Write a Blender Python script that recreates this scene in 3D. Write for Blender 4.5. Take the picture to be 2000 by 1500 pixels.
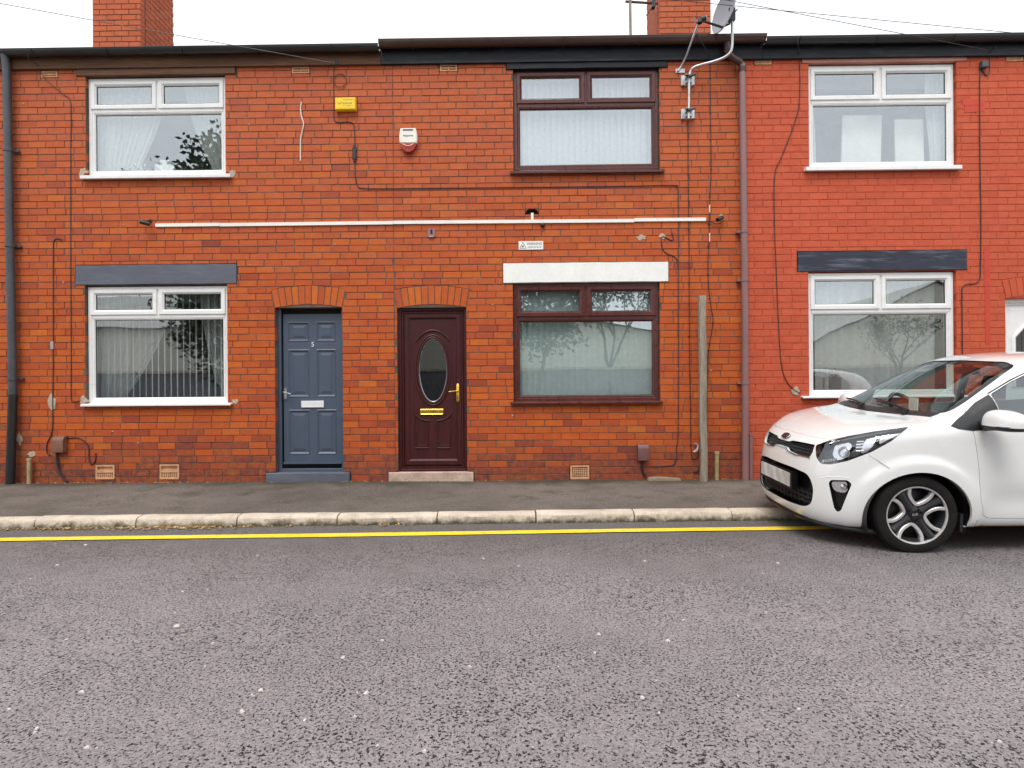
import bpy, bmesh, math, random
from mathutils import Vector, Matrix
from mathutils.bvhtree import BVHTree
R = math.radians
random.seed(7)
scene = bpy.context.scene
for o in list(bpy.data.objects):
    bpy.data.objects.remove(o)
COL = scene.collection

# ------------------------------------------------------------------ camera
FPX, CX, HY = 1071.0, 1000.0, 760.0        # focal length, centre and horizon measured on the 2000 px photograph
CAM = Vector((0.0, -7.0, 1.235))
YAW, ROLL = R(0.63), R(-0.43)
CAMROT = Matrix.Rotation(YAW, 3, 'Z') @ Matrix.Rotation(R(90), 3, 'X') @ Matrix.Rotation(ROLL, 3, 'Z')
cam_data = bpy.data.cameras.new('camera')
cam_data.sensor_width = 36.0
cam_data.lens = 36.0 * FPX / 2000.0
cam_data.shift_y = (HY - 750.0) / 2000.0
cam_data.clip_start = 0.05
cam_data.clip_end = 2000.0
cam = bpy.data.objects.new('camera', cam_data)
COL.objects.link(cam)
cam.matrix_world = Matrix.Translation(CAM) @ CAMROT.to_4x4()
scene.camera = cam

# ------------------------------------------------------------------ sky: even overcast
world = bpy.data.worlds.new('World')
scene.world = world
world.use_nodes = True
wn, wl = world.node_tree.nodes, world.node_tree.links
wn.clear()
SUN_EL, SUN_AZ = R(60), R(200)             # high, from behind the camera and a little to its left
sky = wn.new('ShaderNodeTexSky')
sky.sky_type = 'NISHITA'
sky.sun_disc = False
sky.sun_elevation = SUN_EL
sky.sun_rotation = SUN_AZ
sky.dust_density = 4.0
mixs = wn.new('ShaderNodeMix'); mixs.data_type = 'RGBA'
mixs.inputs[0].default_value = 0.88        # cloud cover
wl.new(sky.outputs[0], mixs.inputs[6])
mixs.inputs[7].default_value = (9.4, 9.75, 10.0, 1)
bg = wn.new('ShaderNodeBackground')
bg.inputs[1].default_value = 0.1
wl.new(mixs.outputs[2], bg.inputs[0])
wo = wn.new('ShaderNodeOutputWorld')
wl.new(bg.outputs[0], wo.inputs[0])

sd = bpy.data.lights.new('sun', 'SUN')
sd.energy = 1.5
sd.angle = R(28)
sd.color = (1.0, 0.97, 0.93)
sun = bpy.data.objects.new('sun', sd)
COL.objects.link(sun)
sdir = Vector((math.sin(SUN_AZ) * math.cos(SUN_EL), math.cos(SUN_AZ) * math.cos(SUN_EL), math.sin(SUN_EL)))
sun.rotation_euler = sdir.to_track_quat('Z', 'Y').to_euler()
sun.location = sdir * 60

vs = scene.view_settings
vs.view_transform = 'Standard'
vs.look = 'None'
vs.exposure = 0.66
vs.gamma = 1.0
vs.use_curve_mapping = False

# ------------------------------------------------------------------ survey helpers: photograph measurements -> metres in the street
def ray(px, py):
    return CAMROT @ Vector(((px - CX) / FPX, -(py - HY) / FPX, -1.0))
def on_wall(px, py, y=0.0):
    d = ray(px, py); t = (y - CAM.y) / d.y
    p = CAM + d * t
    return p.x, p.z
def on_ground(px, py, z=0.0):
    d = ray(px, py); t = (z - CAM.z) / d.z
    p = CAM + d * t
    return p.x, p.y
def WR(x0, y0, x1, y1, y=0.0):
    """rectangle on a plane parallel to the wall -> (X0, X1, Z0, Z1)"""
    mx, my = (x0 + x1) / 2, (y0 + y1) / 2
    return on_wall(x0, my, y)[0], on_wall(x1, my, y)[0], on_wall(mx, y1, y)[1], on_wall(mx, y0, y)[1]
def WX(px, py=500, y=0.0): return on_wall(px, py, y)[0]
def WZ(px, py, y=0.0): return on_wall(px, py, y)[1]
def WP(px, py, y=0.0):
    x, z = on_wall(px, py, y); return Vector((x, y, z))

# ------------------------------------------------------------------ materials
def new_mat(name):
    m = bpy.data.materials.new(name); m.use_nodes = True
    nt = m.node_tree; nt.nodes.clear()
    return m, nt.nodes, nt.links
def principled(nodes, links, rough=.6, metal=0, spec=.5, coat=0):
    b = nodes.new('ShaderNodeBsdfPrincipled'); o = nodes.new('ShaderNodeOutputMaterial')
    links.new(b.outputs[0], o.inputs[0])
    b.inputs['Roughness'].default_value = rough
    b.inputs['Metallic'].default_value = metal
    b.inputs['Specular IOR Level'].default_value = spec
    b.inputs['Coat Weight'].default_value = coat
    b.inputs['Coat Roughness'].default_value = .04
    return b
def noise(nodes, links, vec, scale, detail=4, rough=.6):
    n = nodes.new('ShaderNodeTexNoise')
    n.inputs['Scale'].default_value = scale
    n.inputs['Detail'].default_value = detail
    n.inputs['Roughness'].default_value = rough
    if vec is not None: links.new(vec, n.inputs['Vector'])
    return n.outputs[0]
def mrange(nodes, links, val, a, b, c, d, smooth=False):
    n = nodes.new('ShaderNodeMapRange')
    if smooth: n.interpolation_type = 'SMOOTHSTEP'
    links.new(val, n.inputs[0])
    for i, q in enumerate((a, b, c, d)): n.inputs[1 + i].default_value = q
    return n.outputs[0]
def cmix(nodes, links, fac, a, b, mode='MIX'):
    n = nodes.new('ShaderNodeMix'); n.data_type = 'RGBA'; n.blend_type = mode
    if isinstance(fac, (int, float)): n.inputs[0].default_value = fac
    else: links.new(fac, n.inputs[0])
    for s, q in ((6, a), (7, b)):
        if isinstance(q, (tuple, list)): n.inputs[s].default_value = (q[0], q[1], q[2], 1)
        else: links.new(q, n.inputs[s])
    return n.outputs[2]
def fmath(nodes, links, op, a, b=None):
    n = nodes.new('ShaderNodeMath'); n.operation = op
    for i, q in enumerate((a, b)):
        if q is None: continue
        if isinstance(q, (int, float)): n.inputs[i].default_value = q
        else: links.new(q, n.inputs[i])
    return n.outputs[0]
def bump(nodes, links, height, strength, dist=.01):
    b = nodes.new('ShaderNodeBump')
    b.inputs['Strength'].default_value = strength
    b.inputs['Distance'].default_value = dist
    links.new(height, b.inputs['Height'])
    return b.outputs[0]
def position(nodes): return nodes.new('ShaderNodeNewGeometry').outputs['Position']

def M(name, col, rough=.6, metal=0, spec=.5, coat=0, var=(3, .12), fine=(60, .08), bmp=(80, .15, .003), dirt=None, stretch=None):
    """plain procedural surface: base colour broken by large and fine noise, slight relief, optional dirt (colour, amount, scale)"""
    m, n, l = new_mat(name)
    b = principled(n, l, rough, metal, spec, coat)
    pos = position(n)
    if stretch:
        mp = n.new('ShaderNodeMapping'); mp.inputs['Scale'].default_value = stretch
        l.new(pos, mp.inputs[0]); pos = mp.outputs[0]
    c = col
    n1 = mrange(n, l, noise(n, l, pos, var[0]), .3, .7, 1 - var[1], 1 + var[1])
    n2 = mrange(n, l, noise(n, l, pos, fine[0], 3), .3, .7, 1 - fine[1], 1 + fine[1])
    f = fmath(n, l, 'MULTIPLY', n1, n2)
    vm = n.new('ShaderNodeVectorMath'); vm.operation = 'SCALE'
    vm.inputs[0].default_value = col
    l.new(f, vm.inputs['Scale'])
    out = vm.outputs[0]
    if dirt:
        dn = mrange(n, l, noise(n, l, pos, dirt[2], 6, .7), .52, .72, 0, dirt[1])
        out = cmix(n, l, dn, out, dirt[0])
    l.new(out, b.inputs['Base Color'])
    l.new(mrange(n, l, noise(n, l, pos, var[0] * 4), .3, .7, max(.02, rough - .08), min(1, rough + .08)), b.inputs['Roughness'])
    if bmp: l.new(bump(n, l, noise(n, l, pos, bmp[0], 4), bmp[1], bmp[2]), b.inputs['Normal'])
    return m

def brick_material(name, cols, painted=False):
    """tone / soot / flare tint of each brick come from its object colour (single bricks) or the 'tone' attribute (joined brickwork)"""
    m, n, l = new_mat(name)
    b = principled(n, l, .8, 0, .3)
    oi = n.new('ShaderNodeObjectInfo')
    at = n.new('ShaderNodeAttribute'); at.attribute_name = 'tone'
    add = n.new('ShaderNodeVectorMath'); add.operation = 'ADD'
    l.new(oi.outputs['Color'], add.inputs[0]); l.new(at.outputs['Vector'], add.inputs[1])
    sx = n.new('ShaderNodeSeparateXYZ'); l.new(add.outputs[0], sx.inputs[0])
    tone, soot, flare_tint = sx.outputs
    rp = n.new('ShaderNodeValToRGB'); l.new(tone, rp.inputs[0])
    el = rp.color_ramp.elements
    el[0].position = 0; el[0].color = (*cols[0], 1)
    el[1].position = 1; el[1].color = (*cols[-1], 1)
    for i, c in enumerate(cols[1:-1]):
        e = el.new((i + 1) / (len(cols) - 1)); e.color = (*c, 1)
    pos = position(n)
    c = rp.outputs[0]
    c = cmix(n, l, flare_tint, c, cols[-1] if painted else (.47, .112, .048))
    blot = mrange(n, l, noise(n, l, pos, 9, 5, .65), .3, .75, .88, 1.12)
    fine = mrange(n, l, noise(n, l, pos, 140, 3), .3, .7, .86, 1.12)
    vm = n.new('ShaderNodeVectorMath'); vm.operation = 'SCALE'
    l.new(c, vm.inputs[0]); l.new(fmath(n, l, 'MULTIPLY', blot, fine), vm.inputs['Scale'])
    c = vm.outputs[0]
    sn = mrange(n, l, noise(n, l, pos, 14, 6, .7), .35, .65, .35, 1.0)
    c = cmix(n, l, fmath(n, l, 'MULTIPLY', soot, sn), c, (.14, .042, .026) if painted else (.075, .034, .036))
    # small chips and pale flecks
    fl = mrange(n, l, noise(n, l, pos, 38, 2, .5), .735, .76, 0, .55)
    c = cmix(n, l, fl, c, (.55, .36, .27))
    dk = mrange(n, l, noise(n, l, pos, 55, 2, .5), .27, .24, 0, .7)
    c = cmix(n, l, dk, c, (.05, .025, .02))
    l.new(c, b.inputs['Base Color'])
    h = fmath(n, l, 'ADD', noise(n, l, pos, 160, 4), fmath(n, l, 'MULTIPLY', noise(n, l, pos, 18, 3), 1.5))
    l.new(bump(n, l, h, .35, .004), b.inputs['Normal'])
    l.new(mrange(n, l, noise(n, l, pos, 30), .3, .7, .62, .9), b.inputs['Roughness'])
    return m

def glass_material(name, tint=(1, 1, 1), refl=.13, ior=1.5):
    m, n, l = new_mat(name)
    o = n.new('ShaderNodeOutputMaterial')
    mx = n.new('ShaderNodeMixShader')
    t = n.new('ShaderNodeBsdfTransparent'); t.inputs[0].default_value = (*tint, 1)
    g = n.new('ShaderNodeBsdfGlossy'); g.inputs['Roughness'].default_value = .0; g.inputs[0].default_value = (.93, .97, 1, 1)
    pos = position(n)
    l.new(bump(n, l, noise(n, l, pos, 1.7, 1), .012, .1), g.inputs['Normal'])
    lw = n.new('ShaderNodeLayerWeight')      # Schlick curve, the same from both sides of the sheet
    f0 = ((ior - 1) / (ior + 1)) ** 2 + refl
    l.new(fmath(n, l, 'ADD', fmath(n, l, 'MULTIPLY', fmath(n, l, 'POWER', lw.outputs['Facing'], 5.0), 1 - f0), f0), mx.inputs[0])
    l.new(t.outputs[0], mx.inputs[1]); l.new(g.outputs[0], mx.inputs[2])
    l.new(mx.outputs[0], o.inputs[0])
    return m
def cloth_material(name, col, trans=.45, alpha=1.0, scale=(1, 1, 1)):
    m, n, l = new_mat(name)
    o = n.new('ShaderNodeOutputMaterial')
    d = n.new('ShaderNodeBsdfDiffuse'); t = n.new('ShaderNodeBsdfTranslucent')
    pos = position(n)
    c = mrange(n, l, noise(n, l, pos, 22, 3), .3, .7, .9, 1.05)
    vm = n.new('ShaderNodeVectorMath'); vm.operation = 'SCALE'; vm.inputs[0].default_value = col
    l.new(c, vm.inputs['Scale'])
    l.new(vm.outputs[0], d.inputs[0]); l.new(vm.outputs[0], t.inputs[0])
    mx = n.new('ShaderNodeMixShader'); mx.inputs[0].default_value = trans
    l.new(d.outputs[0], mx.inputs[1]); l.new(t.outputs[0], mx.inputs[2])
    res = mx.outputs[0]
    if alpha < 1:
        tr = n.new('ShaderNodeBsdfTransparent'); m2 = n.new('ShaderNodeMixShader'); m2.inputs[0].default_value = alpha
        l.new(tr.outputs[0], m2.inputs[1]); l.new(res, m2.inputs[2]); res = m2.outputs[0]
    l.new(res, o.inputs[0])
    return m

def asphalt_material(name, light, dark, size, pit, wear, moss=None, band=None):
    m, n, l = new_mat(name)
    b = principled(n, l, .85, 0, .35)
    pos = position(n)
    stones = n.new('ShaderNodeTexVoronoi'); stones.inputs['Scale'].default_value = size
    l.new(pos, stones.inputs['Vector'])
    sc = n.new('ShaderNodeSeparateColor'); l.new(stones.outputs['Color'], sc.inputs[0])
    tone = mrange(n, l, sc.outputs[0], 0, 1, .72, 1.25)
    big = mrange(n, l, noise(n, l, pos, .55, 5, .6), .3, .7, 1 - wear, 1 + wear)
    mid = mrange(n, l, noise(n, l, pos, 4.5, 4, .6), .3, .7, .93, 1.07)
    vm = n.new('ShaderNodeVectorMath'); vm.operation = 'SCALE'; vm.inputs[0].default_value = light
    l.new(fmath(n, l, 'MULTIPLY', tone, fmath(n, l, 'MULTIPLY', big, mid)), vm.inputs['Scale'])
    # open pits between the stones, more of them where the surface is worn
    pn = noise(n, l, pos, size * .62, 3, .62)
    wn_ = mrange(n, l, noise(n, l, pos, 2.3, 5, .7), .3, .72, -.02, .04)
    v = fmath(n, l, 'SUBTRACT', pn, wn_)
    pits = mrange(n, l, v, pit - .018, pit + .018, 1, 0)
    c = cmix(n, l, pits, vm.outputs[0], dark)
    # scattered pale chippings
    ch = n.new('ShaderNodeTexVoronoi'); ch.inputs['Scale'].default_value = size * .33
    l.new(pos, ch.inputs['Vector'])
    s2 = n.new('ShaderNodeSeparateColor'); l.new(ch.outputs['Color'], s2.inputs[0])
    pick = fmath(n, l, 'MULTIPLY', fmath(n, l, 'GREATER_THAN', s2.outputs[0], .993), fmath(n, l, 'LESS_THAN', ch.outputs['Distance'], .22))
    c = cmix(n, l, fmath(n, l, 'MULTIPLY', pick, .8), c, (.5, .45, .4))
    st = mrange(n, l, noise(n, l, pos, 1.1, 7, .68), .62, .70, 0, .12)
    c = cmix(n, l, st, c, (dark[0] * 2.4, dark[1] * 2.4, dark[2] * 2.4))
    if moss:
        mo = mrange(n, l, noise(n, l, pos, 3.1, 6, .7), .52, .7, 0, moss)
        c = cmix(n, l, mo, c, (.055, .05, .022))
    if band:      # darker band along an edge, mossy on the pavement: (y start, y full, amount, colour)
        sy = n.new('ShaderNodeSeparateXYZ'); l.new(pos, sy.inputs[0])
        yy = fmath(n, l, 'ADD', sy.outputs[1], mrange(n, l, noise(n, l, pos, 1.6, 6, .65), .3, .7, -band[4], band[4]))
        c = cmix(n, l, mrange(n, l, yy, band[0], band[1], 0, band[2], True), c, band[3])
    l.new(c, b.inputs['Base Color'])
    h = fmath(n, l, 'SUBTRACT', fmath(n, l, 'MULTIPLY', stones.outputs['Distance'], -.6), fmath(n, l, 'MULTIPLY', pits, 1.4))
    l.new(bump(n, l, h, .8, .006), b.inputs['Normal'])
    return m

MT = {}
MT['brick'] = brick_material('red brick', [(.25, .047, .024), (.38, .068, .020), (.45, .083, .018), (.48, .099, .016), (.53, .130, .018)])
MT['painted'] = brick_material('red masonry paint', [(.46, .078, .036), (.50, .088, .040), (.52, .094, .042), (.54, .102, .046)], True)
MT['mortar'] = M('dark mortar', (.12, .088, .072), .95, spec=.2, var=(2, .3), fine=(90, .25), bmp=(150, .6, .004), dirt=((.26, .22, .18), .7, 5))
MT['painted_mortar'] = M('painted mortar', (.43, .072, .033), .9, spec=.2, var=(2, .2), fine=(30, .25), bmp=(120, .5, .004), dirt=((.09, .028, .02), .85, 6))
MT['upvc'] = M('white plastic frame', (.78, .775, .765), .32, var=(2, .03), fine=(40, .02), bmp=None, dirt=((.5, .44, .36), .3, 7))
MT['rosewood'] = M('rosewood plastic frame', (.085, .019, .015), .32, var=(5, .2), fine=(40, .2), bmp=(60, .15, .002), stretch=(1, 1, .4))
MT['rubber'] = M('black gasket', (.02, .02, .022), .6, bmp=None)
MT['timber'] = M('weathered brown timber', (.115, .048, .02), .75, var=(6, .35), fine=(50, .3), bmp=(40, .5, .006), dirt=((.05, .025, .015), .8, 8), stretch=(.15, 1, 2))
MT['black_paint'] = M('black gloss paint', (.010, .011, .015), .5, spec=.3, var=(4, .2), fine=(40, .2), bmp=(30, .3, .004), dirt=((.06, .06, .07), .45, 9), stretch=(.3, 1, 1.5))
MT['grey_paint'] = M('slate grey paint', (.092, .100, .128), .55, var=(3, .12), fine=(30, .1), bmp=(60, .3, .004), dirt=((.2, .21, .24), .25, 6), stretch=(.3, 1, 1.6))
MT['white_paint'] = M('white masonry paint', (.80, .80, .77), .6, var=(2, .05), fine=(30, .04), bmp=(50, .3, .004), dirt=((.55, .52, .46), .3, 5))
MT['navy_paint'] = M('worn navy paint', (.016, .02, .038), .5, var=(3, .3), fine=(20, .3), bmp=(50, .4, .004), dirt=((.17, .19, .25), .75, 5), stretch=(.25, 1, 2.2))
MT['plum_pipe'] = M('faded maroon plastic', (.25, .13, .13), .45, var=(2, .14), fine=(20, .06), bmp=(20, .15, .003), dirt=((.13, .075, .07), .5, 5), stretch=(1, 1, .3))
MT['brown_gutter'] = M('brown plastic gutter', (.062, .030, .022), .35, var=(3, .2), fine=(30, .1), bmp=None, dirt=((.10, .065, .05), .6, 5), stretch=(.3, 1, 1))
MT['black_gutter'] = M('black plastic gutter', (.022, .022, .023), .35, var=(3, .2), fine=(30, .1), bmp=None, dirt=((.06, .05, .04), .5, 5), stretch=(.3, 1, 1))
MT['grey_pipe'] = M('dark grey painted iron', (.062, .066, .078), .45, var=(3, .2), fine=(30, .12), bmp=(30, .2, .003), dirt=((.10, .075, .06), .5, 7))
MT['black_plastic'] = M('black plastic', (.016, .016, .018), .4, bmp=(90, .1, .002))
MT['cable'] = M('black cable', (.022, .018, .02), .5, bmp=None)
MT['cable_white'] = M('white cable', (.7, .66, .6), .5, bmp=None)
MT['trunking'] = M('white plastic trunking', (.80, .78, .73), .4, var=(1.5, .05), bmp=None, dirt=((.55, .45, .36), .4, 3))
MT['door_blue'] = M('slate blue door paint', (.060, .080, .120), .42, var=(2, .06), fine=(80, .05), bmp=(50, .2, .002))
MT['door_maroon'] = M('rosewood grained door', (.050, .0085, .009), .42, spec=.3, var=(4, .2), fine=(30, .3), bmp=(40, .25, .002), stretch=(4, 1, .25))
MT['gold'] = M('polished brass', (.70, .46, .08), .28, 1, var=(4, .1), bmp=None)
MT['chrome'] = M('satin chrome', (.72, .72, .74), .22, 1, var=(4, .1), bmp=None)
MT['galv'] = M('galvanised steel', (.48, .49, .50), .42, .9, var=(8, .2), fine=(60, .1), bmp=None)
MT['silver_plastic'] = M('white letter plate', (.72, .72, .73), .3, var=(4, .05), bmp=None)
MT['stone_pink'] = M('worn pinkish stone', (.50, .36, .29), .9, var=(5, .2), fine=(60, .2), bmp=(60, .6, .006), dirt=((.24, .17, .13), .7, 6))
MT['terracotta'] = M('terracotta', (.56, .30, .16), .8, var=(5, .2), fine=(60, .15), bmp=(70, .4, .004), dirt=((.2, .09, .05), .6, 9))
MT['hole'] = M('dark cavity', (.015, .012, .01), .9, bmp=None)
MT['slate'] = M('roof slate', (.06, .062, .07), .6, var=(3, .25), fine=(30, .2), bmp=(20, .4, .01))
MT['yellow_plastic'] = M('yellow plastic', (.82, .56, .01), .4, var=(6, .06), bmp=None, dirt=((.5, .3, .02), .3, 12))
MT['cream_plastic'] = M('cream plastic', (.80, .75, .66), .4, var=(6, .05), bmp=None)
MT['amber'] = M('red amber lens', (.36, .028, .01), .18, var=(8, .3), bmp=None)
MT['blue_print'] = M('blue print', (.03, .07, .25), .5, bmp=None)
MT['dark_print'] = M('dark print', (.05, .05, .055), .5, bmp=None)
MT['olive_print'] = M('olive print', (.22, .19, .12), .5, bmp=None)
MT['brown_box'] = M('brown plastic box', (.17, .07, .045), .55, var=(6, .2), bmp=(60, .2, .003))
MT['plum_box'] = M('plum plastic box', (.14, .058, .055), .5, var=(6, .2), bmp=(60, .2, .003))
MT['plaster'] = M('bare filler patch', (.42, .34, .26), .9, var=(9, .2), fine=(60, .2), bmp=(40, .6, .006))
MT['wood_grey'] = M('silvered weathered timber', (.26, .22, .17), .85, var=(5, .3), fine=(40, .25), bmp=(50, .6, .005), dirt=((.15, .085, .035), .8, 3), stretch=(3, 3, .25))
MT['mossy_pipe'] = M('mossy yellow pipe', (.36, .28, .13), .7, var=(9, .3), bmp=(40, .4, .004), dirt=((.07, .08, .03), .9, 12))
MT['asphalt'] = asphalt_material('road asphalt', (.235, .208, .211), (.014, .013, .013), 140, .405, .10, band=(-4.0, -2.1, .62, (.085, .075, .068), .35))  # band: road colour darker towards the kerb
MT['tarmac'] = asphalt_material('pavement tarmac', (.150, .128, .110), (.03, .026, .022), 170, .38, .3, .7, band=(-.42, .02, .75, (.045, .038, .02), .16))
def kerb_material():
    m, n, l = new_mat('concrete kerb'); b = principled(n, l, .9, 0, .3); pos = position(n)
    v = fmath(n, l, 'MULTIPLY', mrange(n, l, noise(n, l, pos, 4, 5), .3, .7, .86, 1.12), mrange(n, l, noise(n, l, pos, 75, 3), .3, .7, .86, 1.12))
    vm = n.new('ShaderNodeVectorMath'); vm.operation = 'SCALE'; vm.inputs[0].default_value = (.56, .475, .385); l.new(v, vm.inputs['Scale'])
    c = cmix(n, l, mrange(n, l, noise(n, l, pos, 6, 6, .7), .5, .72, 0, .7), vm.outputs[0], (.25, .20, .145))
    sz = n.new('ShaderNodeSeparateXYZ'); l.new(pos, sz.inputs[0])
    # splash dirt and algae creeping up the face from the channel
    h = fmath(n, l, 'ADD', sz.outputs[2], mrange(n, l, noise(n, l, pos, 11, 6, .7), .3, .7, -.035, .035))
    c = cmix(n, l, mrange(n, l, h, .012, .06, .8, 0, True), c, (.15, .12, .075))
    c = cmix(n, l, mrange(n, l, h, -.005, .022, .85, 0, True), c, (.05, .048, .018))
    l.new(c, b.inputs['Base Color']); l.new(bump(n, l, noise(n, l, pos, 70, 4), .5, .006), b.inputs['Normal'])
    return m
MT['kerb'] = kerb_material()
MT['kerb_joint'] = M('dirty joint', (.06, .055, .035), .95, bmp=(60, .5, .006))
MT['yellow_line'] = M('yellow road paint', (.86, .60, .03), .7, var=(3, .08), fine=(60, .12), bmp=(105, .5, .005), dirt=((.30, .22, .06), .5, 11))
MT['moss'] = M('moss', (.062, .056, .014), .95, var=(9, .4), fine=(60, .4), bmp=(60, .8, .01))
MT['glass'] = glass_material('window glass', (.96, .985, .985), .17)
MT['net'] = cloth_material('white net curtain', (.86, .86, .82), .35, .88)
MT['curtain'] = cloth_material('white curtain', (.80, .80, .80), .35)
MT['blind'] = cloth_material('pale vane fabric', (.82, .82, .85), .3)
MT['blind_green'] = cloth_material('grey green vane fabric', (.74, .83, .81), .3)
MT['room'] = M('room plaster', (.36, .36, .37), .9, bmp=None)
MT['room_floor'] = M('room floor', (.12, .09, .07), .9, bmp=None)
MT['board'] = M('cream board', (.78, .72, .66), .6, bmp=None)

# ------------------------------------------------------------------ mesh builder and object bookkeeping
ORG = {}
class MB:
    def __init__(s): s.v = []; s.f = []
    def add(s, vs_, fs):
        k = len(s.v); s.v += [tuple(p) for p in vs_]; s.f += [tuple(i + k for i in q) for q in fs]
    def box(s, x0, x1, y0, y1, z0, z1, c=0.0):
        """box; c chamfers the edges of the front (-y) face"""
        if c <= 0:
            s.add([(x0, y0, z0), (x1, y0, z0), (x1, y0, z1), (x0, y0, z1), (x0, y1, z0), (x1, y1, z0), (x1, y1, z1), (x0, y1, z1)],
                  [(0, 1, 2, 3), (5, 4, 7, 6), (4, 0, 3, 7), (1, 5, 6, 2), (3, 2, 6, 7), (4, 5, 1, 0)])
        else:
            s.add([(x0 + c, y0, z0 + c), (x1 - c, y0, z0 + c), (x1 - c, y0, z1 - c), (x0 + c, y0, z1 - c),
                   (x0, y0 + c, z0), (x1, y0 + c, z0), (x1, y0 + c, z1), (x0, y0 + c, z1),
                   (x0, y1, z0), (x1, y1, z0), (x1, y1, z1), (x0, y1, z1)],
                  [(0, 1, 2, 3), (4, 5, 1, 0), (5, 6, 2, 1), (6, 7, 3, 2), (7, 4, 0, 3),
                   (8, 9, 5, 4), (9, 10, 6, 5), (10, 11, 7, 6), (11, 8, 4, 7), (9, 8, 11, 10)])
    def ring(s, x0, x1, z0, z1, prof, fill=False):
        """mitred picture-frame: profile of (inset, y) swept round a rectangle"""
        k = len(prof)
        vs_ = []
        for (i, y) in prof:
            vs_ += [(x0 + i, y, z0 + i), (x1 - i, y, z0 + i), (x1 - i, y, z1 - i), (x0 + i, y, z1 - i)]
        fs = []
        for a in range(k - 1):
            for j in range(4):
                q = (j + 1) % 4
                fs.append((a * 4 + j, a * 4 + q, a * 4 + 4 + q, a * 4 + 4 + j))
        if fill: fs.append(((k - 1) * 4, (k - 1) * 4 + 1, (k - 1) * 4 + 2, (k - 1) * 4 + 3))
        s.add(vs_, fs)
    def tube(s, pts, r, n=8, cap=True):
        pts = [Vector(p) for p in pts]
        rs = r if isinstance(r, (list, tuple)) else [r] * len(pts)
        base = len(s.v); prev = None
        for i, p in enumerate(pts):
            t = (pts[min(i + 1, len(pts) - 1)] - pts[max(i - 1, 0)])
            if t.length < 1e-9: t = Vector((0, 0, 1))
            t.normalize()
            if prev is None:
                a = Vector((0, 1, 0)) if abs(t.y) < .9 else Vector((1, 0, 0))
                u = t.cross(a).normalized()
            else:
                u = (prev - t * prev.dot(t))
                u = u.normalized() if u.length > 1e-6 else t.orthogonal().normalized()
            prev = u; w = t.cross(u)
            for j in range(n):
                an = 2 * math.pi * j / n
                s.v.append(tuple(p + (u * math.cos(an) + w * math.sin(an)) * rs[i]))
        for i in range(len(pts) - 1):
            for j in range(n):
                q = (j + 1) % n
                s.f.append((base + i * n + j, base + i * n + q, base + (i + 1) * n + q, base + (i + 1) * n + j))
        if cap:
            s.f.append(tuple(base + j for j in range(n))[::-1])
            s.f.append(tuple(base + (len(pts) - 1) * n + j for j in range(n)))
    def prism(s, poly, y0, y1, c=0.0):
        """polygon (x, z) counter-clockwise seen from -y, extruded from y0 (front) to y1; c chamfers the front edge"""
        n = len(poly)
        ctr = (sum(p[0] for p in poly) / n, sum(p[1] for p in poly) / n)
        vs_ = []
        if c > 0:
            for p in poly:
                d = Vector((p[0] - ctr[0], p[1] - ctr[1])); L = max(d.length, 1e-6); k = max(0, (L - c * 1.4) / L)
                vs_.append((ctr[0] + d.x * k, y0, ctr[1] + d.y * k))
            vs_ += [(p[0], y0 + c, p[1]) for p in poly] + [(p[0], y1, p[1]) for p in poly]
            fs = [tuple(range(n))]
            for lay in (0, n):
                for j in range(n):
                    q = (j + 1) % n
                    fs.append((lay + j, lay + n + j, lay + n + q, lay + q))
            fs.append(tuple(2 * n + j for j in range(n))[::-1])
        else:
            vs_ = [(p[0], y0, p[1]) for p in poly] + [(p[0], y1, p[1]) for p in poly]
            fs = [tuple(range(n)), tuple(n + j for j in range(n))[::-1]]
            for j in range(n):
                q = (j + 1) % n
                fs.append((j, n + j, n + q, q))
        s.add(vs_, fs)
    def lathe(s, prof, axis_o, axis, n=24):
        """profile of (radius, distance along axis)"""
        axis = Vector(axis).normalized(); u = axis.orthogonal().normalized(); w = axis.cross(u)
        o = Vector(axis_o); base = len(s.v)
        for (r, d) in prof:
            for j in range(n):
                a = 2 * math.pi * j / n
                s.v.append(tuple(o + axis * d + (u * math.cos(a) + w * math.sin(a)) * r))
        for i in range(len(prof) - 1):
            for j in range(n):
                q = (j + 1) % n
                s.f.append((base + i * n + j, base + i * n + q, base + (i + 1) * n + q, base + (i + 1) * n + j))
    def grid(s, fn, nu, nv):
        base = len(s.v)
        for i in range(nu + 1):
            for j in range(nv + 1):
                s.v.append(tuple(fn(i / nu, j / nv)))
        for i in range(nu):
            for j in range(nv):
                a = base + i * (nv + 1) + j
                s.f.append((a, a + 1, a + nv + 2, a + nv + 1))
    def build(s, name, mat, parent=None, smooth=False, tones=None, fix=True):
        c = Vector((0, 0, 0))
        if s.v:
            lo = [min(p[i] for p in s.v) for i in range(3)]; hi = [max(p[i] for p in s.v) for i in range(3)]
            c = Vector([(a + b) / 2 for a, b in zip(lo, hi)])
            if parent is None: c.z = lo[2]
        me = bpy.data.meshes.new(name)
        me.from_pydata([(p[0] - c.x, p[1] - c.y, p[2] - c.z) for p in s.v], [], s.f)
        if fix:
            bm = bmesh.new(); bm.from_mesh(me)
            bmesh.ops.recalc_face_normals(bm, faces=bm.faces)
            bm.to_mesh(me); bm.free()
        if isinstance(mat, str): mat = MT[mat]
        me.materials.append(mat)
        if smooth:
            smooth_mesh(me, smooth if smooth is not True else 40)
        if tones:
            at = me.attributes.new('tone', 'FLOAT_VECTOR', 'POINT')
            at.data.foreach_set('vector', [q for t in tones for q in t])
        return link(name, me, c, parent)
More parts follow.
